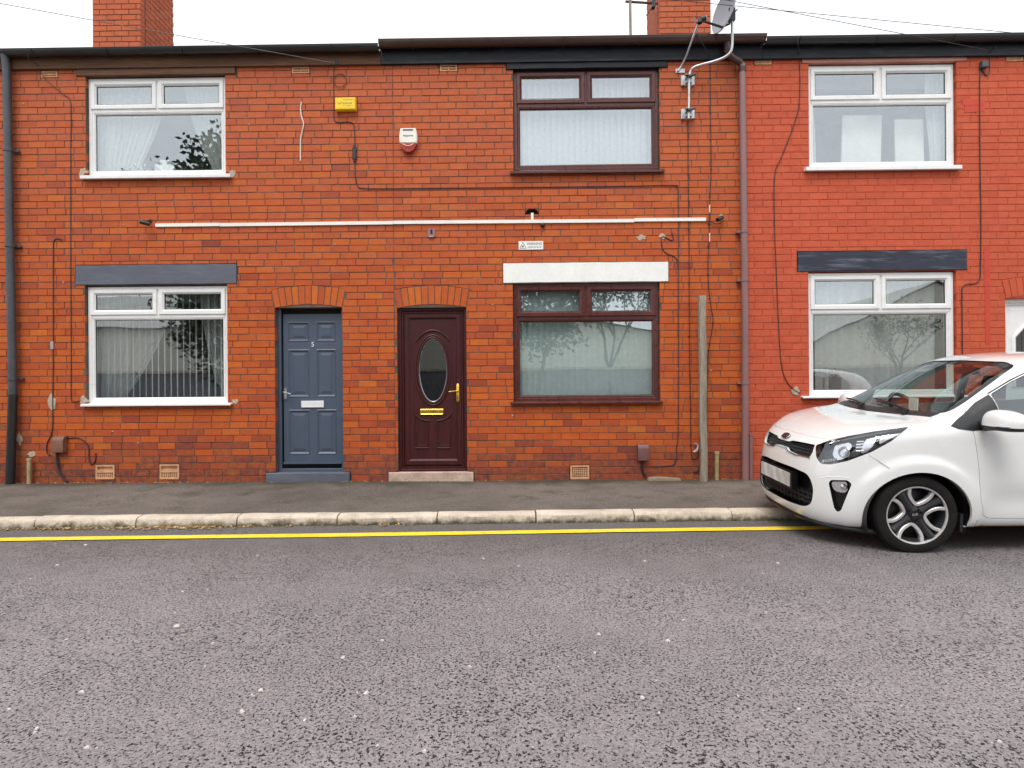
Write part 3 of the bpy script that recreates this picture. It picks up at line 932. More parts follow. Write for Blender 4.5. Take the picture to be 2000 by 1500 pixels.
mb = MB(); mb.tube(oval(orx + .045, orz + .045), .014, 8, False); mb.tube(oval(orx + .016, orz + .016), .017, 8, False)
mb.build('oval_moulding', 'door_maroon', door, smooth=True)
mb = MB(); mb.tube(oval(orx, orz, y=yl_ + .012), .006, 8, False); mb.build('glass_bead', 'chrome', door, smooth=True)
mb = MB(); mb.prism([(p[0], p[2]) for p in oval(orx + .006, orz + .006)][:-1], yl_ + .014, yl_ + .018)
glass_dark = glass_material('obscured door glass', (.25, .28, .26), .10)
mb.build('pane', glass_dark, door)
mb = MB(); mb.box(lx0, lx1, yl_ + .10, yl_ + .11, lz0, lz1); mb.build('hall_screen', 'hole', hB)
cr = [Q(*p) for p in ((812, 666), (815, 663), (822, 655), (833, 648), (845, 645), (858, 648), (869, 655), (876, 663), (879, 666))]
mb = MB(); mb.tube(smooth_path([(x, yl_ + .004, z) for x, z in cr], 4), .013, 8); mb.build('crest_moulding', 'door_maroon', door, smooth=True)
for sx_ in (0, 1):
    mb = MB()
    mir = lambda p: p if not sx_ else (1691 - p[0], p[1])
    t_ = [Q(*mir(p)) for p in ((809, 807), (815, 814), (826, 820), (838, 822))]
    mb.tube(smooth_path([(x, yl_ + .004, z) for x, z in t_], 4), .012, 8)
    for pl, r_ in (([(810, 811), (812, 874)], .007), ([(837, 824), (835, 874)], .007), ([(811, 875), (837, 875)], .012), ([(815, 870), (832, 870)], .006)):
        mb.tube([(Q(*mir(p))[0], yl_ + .005, Q(*mir(p))[1]) for p in pl], r_, 8)
    mb.build('panel_moulding', 'door_maroon', door, smooth=True)
a0, a1 = Q(821, 804)[0], Q(866, 804)[0]; b0, b1 = Q(845, 810)[1], Q(845, 799)[1]
mb = MB(); mb.ring(a0, a1, b0, b1, [(0, yl_ + .008), (0, yl_ - .006), (.008, yl_ - .010), (.014, yl_ - .006)], True); mb.build('letter_plate', 'gold', door)
hx, hz = Q(894.5, 766)
mb = MB(); pts = []
for i in range(20):
    a = 2 * math.pi * i / 20; pts.append((hx + .019 * math.cos(a), hz - .01 + (.10 if math.sin(a) > 0 else -.10) + .019 * math.sin(a)))
mb.prism(pts, yl_ - .024, yl_ - .010, .003)
mb.tube([(hx, yl_ - .02, hz + .015), (hx, yl_ - .06, hz + .015), (hx - .02, yl_ - .068, hz + .015), (hx - .11, yl_ - .068, hz + .006)], .009, 8)
mb.build('door_handle', 'gold', door, smooth=True)
# white door of the painted house, mostly out of frame
yd = .05
X0, X1, Z0, Z1 = dC
mb = MB(); mb.ring(X0 - .01, X1 + .01, Z0 - .02, Z1 + .015, [(0, .12), (0, yd), (.05, yd), (.06, yd + .02), (.06, yd + .06)])
mb.box(X0, X1, yd + .021, .12, Z1 - .05, Z1 + .06)
mb.build('door_frame', 'upvc', hC)
mb = MB(); lx0, lx1, lz0, lz1 = X0 + .055, X1 - .055, Z0 + .04, Z1 - .05
raised_panel(mb, lx0, lx1, lz0, lz1, yd + .025, .03)
door = mb.build('door', 'upvc', hC)
cxd = (X0 + X1) / 2; zc = WZ(1985, 640, yd)
arch_o = lambda k, y: [(cxd + dx * k, y, zd) for dx, zd in ((-.26, zc - .75), (-.26, zc - .12), (-.20, zc - .05), (-.14, zc + .02), (0, zc + .07), (.14, zc + .02), (.20, zc - .05), (.26, zc - .12), (.26, zc - .75))]
mb = MB(); mb.tube(arch_o(1.05, yd + .022), .022, 8); mb.build('arch_moulding', 'upvc', door, smooth=True)
mb = MB(); mb.prism([(p[0], p[2]) for p in arch_o(1, 0)][::1], yd + .012, yd + .018); mb.build('pane', glass_material('leaded glass', (.3, .34, .4), .15), door)
mb = MB()
for i in range(-2, 3): mb.tube([(cxd + i * .09, yd + .010, zc - .75), (cxd + i * .09, yd + .010, zc - .05)], .004, 6)
for i in range(4): mb.tube([(cxd - .26, yd + .010, zc - .65 + i * .17), (cxd + .26, yd + .010, zc - .65 + i * .17)], .004, 6)
mb.build('leading', 'dark_print', door)

# ---- air bricks
def airbrick(house, px, kind):
    X0, X1, Z0, Z1 = WR(*px)
    if kind == 'slot':
        mb = MB(); mb.ring(X0, X1, Z0, Z1, [(0, .06), (0, -.001), (.018, -.001), (.02, .05)])
        zm = (Z0 + Z1) / 2
        mb.box(X0 + .018, X1 - .018, .001, .05, zm - .009, zm + .009)
        mb.box((X0 + X1) / 2 - .006, (X0 + X1) / 2 + .006, .002, .05, Z0 + .017, Z1 - .017)
        a = mb.build('air_brick', 'terracotta', house); a.color = (.5, .2, .2, 1)
        mb = MB(); mb.box(X0 + .015, X1 - .015, .04, .06, Z0 + .015, Z1 - .015); mb.build('void', 'hole', a)
    else:
        mb = MB(); mb.ring(X0, X1, Z0, Z1, [(0, .06), (0, -.006), (.02, -.006), (.022, .004), (.022, .03)])
        nx, nz = 8, (6 if kind == 'grid' else 3)
        zt_ = Z1 - .02 if kind == 'grid' else Z0 + (Z1 - Z0) * .46
        if kind != 'grid':
            mb.box(X0 + .01, X1 - .01, -.004, .05, zt_, zt_ + .035)
            mb.box(X0 + .022, X1 - .022, .022, .03, zt_ + .035, Z1 - .022)
        for i in range(nx + 1):
            x = X0 + .02 + (X1 - X0 - .04) * i / nx; mb.box(x - .005, x + .005, .001, .03, Z0 + .015, zt_)
        for i in range(nz + 1):
            z = Z0 + .02 + (zt_ - Z0 - .02) * i / nz; mb.box(X0 + .015, X1 - .015, .003, .03, z - .004, z + .004)
        a = mb.build('air_brick', 'terracotta', house)
        mb = MB(); mb.box(X0 + .012, X1 - .012, .035, .06, Z0 + .012, Z1 - .012); mb.build('void', 'hole', a)
    return (X0 - .006, X1 + .006, Z0 - .004, Z1 + .004)
AB_A = [airbrick(hA, p, k) for p, k in (((80, 139, 112, 151), 'slot'), ((570, 131, 604, 143), 'slot'), ((187, 908, 224, 936), 'vent'), ((312, 907, 350, 936), 'vent'))]
AB_B = [airbrick(hB, p, k) for p, k in (((859, 126, 893, 139), 'slot'), ((1114, 909, 1151, 936), 'grid'))]
AB_C = [airbrick(hC, p, k) for p, k in (((1474, 115, 1507, 126), 'slot'), ((1966, 108, 1998, 119), 'slot'))]
# ragged half-round cavity in the brickwork above the trunking
cav = WR(1026, 408, 1052, 418)
mb = MB(); cm, ch = (cav[0] + cav[1]) / 2, (cav[1] - cav[0]) / 2
mb.box(cav[0] - .01, cav[1] + .01, .05, .06, cav[2] - .01, cav[3] + .01)
mb.build('cavity_back', 'hole', hB)
mb = MB(); pts = [(cm + ch * math.cos(R(a)), cav[2] + (cav[3] - cav[2]) * 1.15 * math.sin(R(a))) for a in range(0, 181, 15)]
for i in range(len(pts) - 1):
    (a, b), (c, d) = pts[i], pts[i + 1]
    mb.add([(a, .002, b), (c, .002, d), (c, .002, cav[3] + .014), (a, .002, cav[3] + .014), (a, .05, b), (c, .05, d)], [(0, 1, 2, 3), (0, 4, 5, 1)])
mb.build('broken_edge', 'timber', hB)

brick_wall(hL, 'L', -8.6, P_LEFT, [], [], 'brick', 'mortar', 3, 40)
brick_wall(hA, 'A', P_LEFT, P_AB, [hole(wA1), hole(wA2), lA1, lA2, dA, sA] + AB_A, [aA], 'brick', 'mortar', 11, 236)
brick_wall(hB, 'B', P_AB, P_BC, [hole(wB1), hole(wB2), lB1, lB2, dB, sB, cav] + AB_B, [aB], 'brick', 'mortar', 23, 236)
brick_wall(hC, 'C', P_BC, X_END, [hole(wC1), hole(wC2), lC1, lC2, dC, sC] + AB_C, [aC], 'painted', 'painted_mortar', 37, 290)

# ---- eaves: fascia board, gutter with joints, roof
EAVES = 5.385
def eaves(house, x0, x1, fmat, gmat, gz=0.0, gr=.062, drop=0.0):
    mb = MB(); mb.box(x0, x1, -.032, -.002, EAVES - drop, EAVES + .215)
    mb.box(x0, x1, -.040, -.0325, EAVES - drop + .0, EAVES - drop + .028, .003)
    mb.build('fascia', fmat, house)
    mb = MB(); n = 14; cy, cz = -.032 - gr - .004, EAVES + .205 + gz
    for (r_, sgn) in ((gr, 1), (gr - .004, -1)):
        vs_ = []
        for x in (x0, x1):
            vs_ += [(x, cy + r_ * math.cos(R(180 + 180 * i / n)), cz + r_ * 1.05 * math.sin(R(180 + 180 * i / n))) for i in range(n + 1)]
        mb.add(vs_, [(i, i + 1, n + 2 + i, n + 1 + i) for i in range(n)])
    mb.box(x0, x1, cy - gr - .003, cy - gr + .005, cz - .006, cz + .003)
    gut = mb.build('gutter', gmat, house, smooth=True, fix=False)
    x = x0 + .42
    while x < x1 - .05:
        mb = MB(); mb.tube([(x, cy + (gr + .006) * math.cos(R(180 + 180 * i / n)), cz + (gr + .006) * 1.05 * math.sin(R(180 + 180 * i / n))) for i in range(n + 1)], .007, 6)
        x += .95
        mb.build('gutter_bracket', gmat, gut, smooth=True)
    # roof slates start inside the gutter and rise at 27 degrees
    mb = MB(); t = math.tan(R(27)); y1 = 4.2
    mb.add([(x0, -.06, EAVES + .215), (x1, -.06, EAVES + .215), (x1, y1, EAVES + .215 + t * (y1 + .06)), (x0, y1, EAVES + .215 + t * (y1 + .06)),
            (x1, 8.4, EAVES + .215), (x0, 8.4, EAVES + .215)], [(0, 1, 2, 3), (3, 2, 4, 5)])
    mb.build('roof', 'slate', house)
    mb = MB(); mb.box(x0 + .01, x1 - .01, 8.0, 8.25, BASE_Z - .1, EAVES + .2); mb.build('rear_wall', 'mortar', house)
XG = WX(741, 90, -.1); XG2 = WX(1494, 80, -.1)
eaves(hL, -8.6, P_LEFT - .003, 'timber', 'black_gutter')
eaves(hA, P_LEFT, XG - .003, 'timber', 'black_gutter', -.015)
eaves(hB, XG, XG2 - .003, 'black_paint', 'brown_gutter', .03, .068)
eaves(hC, XG2, X_END, 'black_paint', 'black_gutter')

# ---- chimneys
def chimney(house, xa, xb, y0, y1, hid, seed, cap_side):
    rnd = random.Random(seed)
    z0, z1 = EAVES + .6, EAVES + 3.3
    mb = MB(); mb.box(xa + .008, xb - .008, y0 + .008, y1 - .008, z0, z1)
    ch = mb.build('chimney', 'mortar', house)
    row = 0; z = z0; mbs = MB(); tones = []
    while z < z1:
        x = xa - (row % 2) * PITCH / 2
        while x < xb - .01:
            a, b = max(xa, x), min(xb, x + PITCH); x += PITCH
            if b - a < .03: continue
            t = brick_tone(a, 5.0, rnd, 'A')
            if z < z0 + 1.3 and b - a > .15:
                single_brick(a + .005, b - .005, z + .005, z + COURSE - .005, y0 + rnd.gauss(0, .001), t, 'brick', ch)
            else:
                add_brick(mbs, tones, [(a + .005, z + .005), (b - .005, z + .005), (b - .005, z + COURSE - .005), (a + .005, z + COURSE - .005)], y0, t)
        y = y0 - ((row + 1) % 2) * PITCH / 2
        while y < y1 - .01:
            a, b = max(y0 + .105, y), min(y1, y + PITCH); y += PITCH
            if b - a < .03: continue
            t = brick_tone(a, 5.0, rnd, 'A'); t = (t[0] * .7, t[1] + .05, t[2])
            for xs_, dx in ((xb, -1), (xa, 1)):
                k = len(mbs.v)
                mbs.box(min(xs_, xs_ + dx * .05), max(xs_, xs_ + dx * .05), a + .005, b - .005, z + .005, z + COURSE - .005)
                tones += [t] * (len(mbs.v) - k)
        row += 1; z += COURSE
    stuff(mbs.build('brickwork', 'brick', ch, tones=tones))
    mb = MB(); mb.box(xa - .05, xb + .05, y0 - .05, y1 + .05, z1, z1 + .14); mb.build('oversail', 'mortar', ch)
    for i in range(2):
        mb = MB(); yy = y0 + (y1 - y0) * (.3 + .4 * i); mb.lathe([(.12, z1 + .12), (.10, z1 + .45), (.125, z1 + .46), (.125, z1 + .5), (.09, z1 + .5), (.085, z1 + .2)], ((xa + xb) / 2, yy, 0), (0, 0, 1), 16)
        mb.build('chimney_pot', 'terracotta', ch, smooth=True)
yc = 1.72
chimney(hA, WX(180, 50, yc), WX(275, 50, yc), yc, yc + .85, 'A', 5, 1)
chimney(hB, WX(1288, 40, yc), WX(1389, 40, yc), yc, yc + .85, 'B', 6, -1)
# ================================================================== what hangs on the front walls
def pipe_run(mb, pts, r, n=14): mb.tube([Vector(p) for p in pts], r, n)
# dark grey downpipe at the left party line
dp = thing('downpipe', WP(24, 938, -.07), 'dark grey iron downpipe with a black plastic lower length beside the left party line', 'downpipe')
xt, zt_ = on_wall(13, 118, -.07); xb_, zb_ = on_wall(25, 775, -.07); xc_, zc_ = on_wall(25, 945, -.07)
mb = MB(); pipe_run(mb, [(xt, -.1, EAVES + .17), (xt, -.075, EAVES + .03), (xt, -.07, EAVES - .05), (xb_, -.07, zb_)], .046); mb.build('upper_pipe', 'grey_pipe', dp, smooth=True)
mb = MB(); pipe_run(mb, [(xb_, -.07, zb_ + .03), (xb_, -.07, zb_), (xc_ - .03, -.075, PAVE_Z - .03)], .049); mb.build('lower_pipe', 'black_plastic', dp, smooth=True)
for py in (293, 480, 740):
    x, z = on_wall(13 + (py - 118) * .018, py, -.07)
    mb = MB(); mb.lathe([(.046, -.02), (.054, -.02), (.054, .02), (.046, .02)], (x, -.07, z), (0, 0, 1), 16); mb.box(x + .03, x + .10, -.035, .004, z - .012, z + .012); mb.build('bracket', 'grey_pipe', dp, smooth=True)
# faded maroon downpipe with swan neck
dp = thing('downpipe', WP(1455, 938, -.07), 'faded maroon plastic downpipe with a swan neck under the brown gutter', 'downpipe')
q = lambda px, py, y: WP(px, py, y)
yo = -.104
neck = [(WX(1420, 90, yo), yo, EAVES + .16), (WX(1420, 90, yo), yo, EAVES + .05), q(1422, 104, -.10), q(1432, 114, -.09), q(1444, 121, -.075), q(1449, 128, -.07), q(1449.5, 140, -.07)]
mb = MB(); pipe_run(mb, smooth_path(neck, 4), .040); mb.lathe([(.04, 0), (.049, .0), (.049, .05), (.04, .05)], q(1421, 100, -.102), (0, 0, 1), 16); mb.build('swan_neck', 'brown_gutter', dp, smooth=True)
mb = MB(); pipe_run(mb, [q(1449.5, 126, -.07), q(1449.5, 140, -.07), q(1455, 600, -.07), q(1456, 938, -.07)], .041)
mb.build('pipe', 'plum_pipe', dp, smooth=True)
for py, px in ((452, 1453), (547, 1454.5), (748, 1455.5)):
    p = q(px, py, -.07)
    mb = MB(); mb.lathe([(.041, -.018), (.047, -.018), (.047, .018), (.041, .018)], p, (0, 0, 1), 16); mb.box(p.x - .085, p.x - .035, -.06, .004, p.z - .012, p.z + .012); mb.build('bracket', 'plum_pipe', dp, smooth=True)
mb = MB(); mb.lathe([(.041, -.03), (.046, -.03), (.046, .03), (.041, .03)], q(1449.6, 136, -.07), (0, 0, 1), 16); mb.build('socket', 'brown_gutter', dp, smooth=True)

def wall_cable(name, pts, label, r=.0055, mat='cable', y=-.006, k=4, clips=0, extra=None):
    ps = smooth_path([WP(p[0], p[1], p[2] if len(p) > 2 else y) for p in pts], k)
    root = thing(name, ps[-1], label, 'cable')
    mb = MB(); mb.tube(ps, r, 6); mb.build('lead', mat, root, smooth=True)
    if clips:
        acc = 0; last = ps[0]
        for p in ps[1:]:
            acc += (p - last).length; last = p
            if acc > clips:
                acc = 0; mb = MB(); mb.box(p.x - .012, p.x + .008, -.012, .003, p.z - .006, p.z + .006); mb.build('clip', 'black_plastic', root)
    return root
c = wall_cable('cable', [(657, 122, -.05), (652, 140), (652, 200), (652, 228), (656, 238), (668, 239), (680, 238), (690, 242), (692, 255), (693, 280), (693, 320), (694, 345), (698, 362), (712, 368), (800, 368), (1000, 366), (1200, 364), (1314, 362), (1322, 366), (1325, 380), (1325, 500), (1325, 650), (1325, 780), (1324, 855), (1321, 875), (1322, 893), (1316, 906), (1300, 910), (1268, 911)],
               'long black telephone cable running from the eaves bracket across to the plum box')
p = WP(692.5, 300, -.012); mb = MB(); mb.box(p.x - .025, p.x + .025, -.03, .004, p.z - .075, p.z + .075, .008); mb.tube([(p.x, -.014, p.z - .1), (p.x, -.014, p.z + .1)], .016, 10); mb.build('joint_box', 'black_plastic', c)
p = WP(664, 157, -.012); mb = MB(); mb.tube([(p.x + .083 * math.cos(R(a)), -.012, p.z + .086 * math.sin(R(a))) for a in range(0, 361, 12)], .0042, 6); mb.build('spare_loop', 'cable', c, smooth=True)
p = WP(658, 122, -.05); mb = MB(); mb.tube([(p.x - .03, -.035, p.z), (p.x, -.09, p.z + .01), (p.x + .03, -.035, p.z + .015)], .008, 6); mb.box(p.x - .04, p.x + .04, -.045, -.034, p.z - .012, p.z + .03); mb.build('eyelet', 'grey_pipe', c)
wall_cable('cable', [(1313, 455, -.01), (1314, 470), (1295, 462), (1292, 470), (1295, 487), (1304, 496), (1316, 500), (1324, 512), (1325, 524)], 'short looping black cable stub above the right end of the white lintel', r=.006)
wall_cable('cable', [(1344, 236), (1344, 300), (1346, 500), (1347, 700), (1349, 800), (1350, 885), (1358, 896), (1366, 886)], 'black cable hanging straight down below the dish mount', clips=.42)
wall_cable('cable', [(1354, 30, .3), (1362, 60, -.15), (1370, 82, -.2), (1381, 100, -.12), (1386, 115, -.05), (1387, 130), (1388, 250), (1389, 330), (1386, 400), (1385, 470), (1383, 510), (1384, 560), (1389, 600), (1393, 630), (1387, 665), (1383, 700), (1381, 760), (1380, 800), (1379, 840), (1366, 915), (1355, 922)], 'wavering black aerial cable dropping behind the timber post', clips=.28)
wall_cable('cable', [(1386, 400), (1386, 415)], 'short pale strip of tape above the camera lead', r=.007, mat='cable_white', y=-.01)
wall_cable('cable', [(1386, 455), (1386, 472)], 'short pale strip of tape below the camera lead', r=.007, mat='cable_white', y=-.01)
wall_cable('cable', [(589, 199), (587, 212), (589, 228), (593, 242), (590, 258), (587, 275), (587, 314)], 'loose wavy white cable end below the timber eaves', r=.0075, mat='cable_white', y=-.01)
wall_cable('cable', [(54, 104, -.16), (58, 118, -.12), (75, 128, -.045), (80, 143), (100, 165), (125, 185), (138, 203), (138, 300), (138, 500), (139, 700), (139, 777), (145, 784), (155, 783)], 'thin black cable from the gutter down past the white frames on the left', r=.0045)
c = wall_cable('cable', [(121, 468, -.02), (112, 466), (105, 472), (104, 500), (104, 700), (103, 775), (102, 840), (92, 865), (92, 885), (99, 889)], 'black cable curving out of the brickwork down to the brown box', r=.006)
p = WP(103, 675); mb = MB(); mb.box(p.x - .018, p.x + .018, -.018, .003, p.z - .05, p.z + .05, .003); mb.build('metal_sleeve', 'galv', c)
wall_cable('cable', [(123, 857), (150, 855), (165, 862), (173, 873), (174, 895), (178, 907), (186, 900), (187, 885)], 'drooping dark cable tail from the brown box to the left air brick', r=.007)
wall_cable('cable', [(1556, 75, -.15), (1559, 90, -.14), (1560, 104, -.04), (1562, 130), (1562, 190), (1558, 220), (1545, 260), (1525, 310), (1513, 345), (1513, 450), (1516, 520), (1520, 620), (1525, 700), (1532, 735), (1546, 757), (1562, 768)], 'slack black cable wandering down the left side of the painted brickwork', r=.005)
c = wall_cable('cable', [(1945, 92, -.12), (1936, 100, -.05), (1932, 118), (1933, 138), (1926, 148), (1920, 140), (1914, 150), (1914, 300), (1916, 420), (1915, 530), (1912, 548), (1902, 554), (1888, 555), (1880, 562), (1879, 580), (1880, 700)], 'black cable down the right side of the painted brickwork with a junction box', r=.006)
p = WP(1918.5, 129); mb = MB(); mb.box(p.x - .04, p.x + .04, -.055, .003, p.z - .04, p.z + .04, .006); mb.build('junction_box', 'grey_pipe', c)

# overhead wires to a pole up the street
POLE = (-20.0, -2.15)
pole = thing('telegraph_pole', (*POLE, 0), 'brown timber telegraph pole along the pavement to the left', 'pole')
mb = MB(); mb.tube([(POLE[0], POLE[1], -.2), (POLE[0], POLE[1], 10.2)], [.14, .10], 14); mb.build('shaft', 'timber', pole, smooth=True)
mb = MB(); mb.tube([(POLE[0] - .3, POLE[1], 9.8), (POLE[0] + .3, POLE[1], 9.8)], .03, 8); mb.build('crossbar', 'galv', pole)
for (b, zp, lab) in ((WP(657, 124, -.09), 8.2, 'overhead wire reaching the bracket above the yellow alarm box'), (WP(1925, 97, -.12), 9.75, 'overhead wire reaching the eaves of the painted house'), (WP(2040, 70, -.1), 7.6, 'upper overhead wire crossing above the painted roof edge')):
    e = Vector((POLE[0], POLE[1], zp)); pts = [b + (e - b) * (i / 24) - Vector((0, 0, .18 * math.sin(math.pi * i / 24))) for i in range(25)]
    root = thing('overhead_wire', b, lab, 'wire'); mb = MB(); mb.tube(pts, .0042, 5); mb.build('strand', 'cable', root)

# alarm boxes
X0, X1, Z0, Z1 = WR(654, 190, 695, 215, -.06)
al = thing('alarm_box', ((X0 + X1) / 2, -.03, Z0), 'bright yellow rectangular alarm box high on the brickwork', 'alarm box')
mb = MB(); mb.ring(X0, X1, Z0, Z1, [(.012, .004), (0, -.02), (.004, -.062), (.014, -.07)], True); mb.build('cover', 'yellow_plastic', al, smooth=30)
mb = MB(); mb.lathe([(.032, 0), (.032, -.004), (.028, -.005), (.001, -.005)], (X0 + .062, -.0695, Z1 - .055), (0, 1, 0), 20); mb.build('round_emblem', 'yellow_plastic', al, smooth=True)
mb = MB(); rnd = random.Random(2)      # worn print, too faded to read
for i in range(9):
    h_ = rnd.uniform(.010, .018); mb.box(X0 + .105 + i * .013, X0 + .105 + i * .013 + rnd.uniform(.006, .011), -.0712, -.069, Z0 + .075, Z0 + .075 + h_)
for i in range(13): mb.box(X0 + .103 + i * .0098, X0 + .103 + i * .0098 + rnd.uniform(.003, .007), -.0712, -.069, Z0 + .048, Z0 + .055)
mb.build('faded_print', 'olive_print', al)
mb = MB(); mb.box(X0 + .11, X1 - .03, -.0712, -.068, Z1 - .038, Z1 - .03); mb.build('groove_shade', M('shaded yellow', (.5, .33, .01), .5, bmp=None), al)  # shade of a groove, put on as a darker yellow strip
X0, X1, Z0, Z1 = WR(780, 250, 814, 297, -.06)
al = thing('alarm_box', ((X0 + X1) / 2, -.03, Z0), 'cream shield-shaped alarm siren with a red amber lens at its base', 'alarm box')
cm, hw = (X0 + X1) / 2, (X1 - X0) / 2; H = Z1 - Z0
outl = lambda t: hw * (.88 + .14 * math.sin(min(1, t / .8) * math.pi)) if t < .4 else hw * 1.02 * math.sqrt(max(0, 1 - ((t - .4) / .61) ** 2.0))
N = 24
shape = [(outl(i / N), Z1 - H * i / N) for i in range(N + 1)]
cut = int(N * .66)
def shield(part, y0, ch_=.010):
    L_ = [(cm - a, z) for a, z in part]; Rr_ = [(cm + a, z) for a, z in part[::-1]]
    pts = L_ + Rr_; pq = []
    for p in pts:
        if not pq or abs(p[0] - pq[-1][0]) + abs(p[1] - pq[-1][1]) > 1e-4: pq.append(p)
    mb = MB(); mb.prism(pq, y0, .004, ch_); return mb
shield(shape[:cut + 1], -.065).build('cover', 'cream_plastic', al)
shield(shape[cut - 1:], -.056, .006).build('lens', 'amber', al)
mb = MB(); mb.box(cm - .065, cm + .065, -.068, -.064, Z1 - .035, Z1 - .017); mb.build('blue_band', 'blue_print', al)
text_mesh('lettering', 'Response', .034, cm, -.0665, Z1 - .098, 'blue_print', al, .0006, shear=.25)
mb = MB(); mb.tube(smooth_path([(cm - hw * .62, -.066, Z0 + H * .34), (cm - hw * .3, -.069, Z0 + H * .27), (cm, -.069, Z0 + H * .25), (cm + hw * .3, -.069, Z0 + H * .27), (cm + hw * .62, -.066, Z0 + H * .34)], 4), .005, 6); mb.build('rib', 'cream_plastic', al, smooth=True)

# trunking with cameras
tr = thing('trunking', WP(305, 443, -.01), 'long thin white cable trunking sagging across both brick fronts', 'trunking')
segs = [((305, 440.5), (430, 439)), ((430.6, 439.6), (768, 435.5)), ((768.6, 435), (1238, 431.5)), ((1238.6, 430), (1378, 429))]
for (a, b) in segs:
    A, B = WP(*a), WP(*b); h = .021
    mb = MB(); mb.add([(A.x, -.018, A.z - h), (B.x, -.018, B.z - h), (B.x, -.018, B.z + h), (A.x, -.018, A.z + h), (A.x, .004, A.z - h), (B.x, .004, B.z - h), (B.x, .004, B.z + h), (A.x, .004, A.z + h)],
                      [(0, 1, 2, 3), (4, 0, 3, 7), (1, 5, 6, 2), (3, 2, 6, 7), (4, 5, 1, 0)]); mb.build('section', 'trunking', tr)
a = WR(1037, 418, 1042, 430); mb = MB(); mb.box(a[0], a[1], -.016, .004, a[2], a[3] + .01); mb.build('stub', 'trunking', tr)
def bullet(px, py, d, label, base):
    p = WP(px, py, -.09)
    r_ = thing('security_camera', (p.x, -.01, p.z), label, 'camera')
    d = Vector(d).normalized()
    a, b = p - d * .055, p + d * .055
    mb = MB(); mb.tube([a, a + d * .004, b - d * .004, b, b, b - d * .012], [.02, .026, .026, .025, .02, .019], 14); mb.build('barrel', 'black_plastic', r_, smooth=True)
    mb = MB(); mb.lathe([(.0, .0), (.017, .0)], b - d * .006, d, 12); mb.build('lens', 'chrome', r_)
    w = Vector((p.x + base[0], .004, p.z + base[1])); mb = MB(); mb.tube([p, p + (w - p) * .5 + Vector((0, 0, .01)), w], .009, 8); mb.tube([w, w + Vector((0, -.012, 0))], .026, 12); mb.build('mount', 'black_plastic' if base[2] else 'plaster', r_, smooth=True)
    return r_
bullet(283, 435.5, (-.9, -.45, -.42 + .6), 'black bullet camera at the end of the trunking above the grey lintel', (.01, .05, 1))
c = bullet(1406, 427, (-.75, -.5, -.45), 'black bullet camera on a pale mount between trunking end and maroon downpipe', (.05, .055, 0))
mb = MB(); mb.tube(smooth_path([WP(1378, 431, -.01), WP(1388, 433, -.02), WP(1396, 437, -.02), WP(1407, 436, -.02), WP(1414, 430, -.02)], 4), .006, 6); mb.build('lead', 'cable', c, smooth=True)
p = WP(1060, 439, -.03); c = thing('security_camera', (p.x, -.01, p.z), 'tiny black dome camera under the trunking near the stub', 'camera')
mb = MB(); mb.lathe([(.001, -.055), (.018, -.05), (.027, -.035), (.028, .004)], (p.x, 0, p.z), (0, 1, 0), 14); mb.build('dome', 'black_plastic', c, smooth=True)

# warning sign
X0, X1, Z0, Z1 = WR(1013, 471, 1061, 487.5, -.006)
sg = thing('warning_sign', ((X0 + X1) / 2, -.004, Z0), 'small white WARNING sign with a triangle above the white lintel', 'sign')
mb = MB(); mb.box(X0, X1, -.008, .003, Z0, Z1, .001); mb.build('plate', 'white_paint', sg)
tx = X0 + .055; mb = MB(); tri = [(tx - .042, Z0 + .018), (tx + .042, Z0 + .018), (tx, Z1 - .014)]
for i in range(3):
    a, b = tri[i], tri[(i + 1) % 3]; mb.tube([(a[0], -.0085, a[1]), (b[0], -.0085, b[1])], .0025, 4)
mb.tube([(tx - .014, -.009, Z0 + .036), (tx + .010, -.009, Z0 + .052)], .006, 6); mb.build('camera_symbol', 'dark_print', sg)
text_mesh('lettering', 'WARNING', .040, X0 + .2, -.0092, Z1 - .034, 'dark_print', sg, .0006)
mb = MB(); mb.box(X0 + .115, X1 - .02, -.0092, -.0078, Z0 + .038, Z0 + .041)
for i in range(9): mb.box(X0 + .115 + i * .0195, X0 + .115 + i * .0195 + random.uniform(.008, .016), -.0092, -.0078, Z0 + .022, Z0 + .029)
mb.build('small_print', 'olive_print', sg)

# meter boxes and stubs low on the wall
def hood(px, mat, label, feed):
    X0, X1, Z0, Z1 = WR(*px, -.06)
    r_ = thing('service_box', ((X0 + X1) / 2, -.03, Z0), label, 'service box')
    pr = [(.004, Z0), (-.07, Z0), (-.078, Z0 + .006), (-.08, Z0 + (Z1 - Z0) * .7), (-.072, Z1 - .035), (-.05, Z1 - .01), (-.02, Z1), (.004, Z1)]
    mb = MB(); k = len(pr); mb.add([(x, a, b) for x in (X0, X1) for a, b in pr], [(i, (i + 1) % k, k + (i + 1) % k, k + i) for i in range(k)] + [tuple(range(k)), tuple(k + i for i in range(k))[::-1]])
    mb.build('hood', mat, r_, smooth=30)
    mb = MB(); mb.tube(smooth_path([WP(*q_, -.02) for q_ in feed], 4), .014, 8); mb.build('feed_pipe', 'cable', r_, smooth=True)
hood((103, 852, 125, 884), 'brown_box', 'brown plastic service box low on the wall left of the air bricks', [(111, 884), (112, 900), (115, 918), (124, 935), (130, 941)])
hood((1246, 867, 1267, 900), 'plum_box', 'plum plastic service box low on the wall right of the air brick', [(1255, 900), (1254, 908), (1256, 922), (1262, 930)])
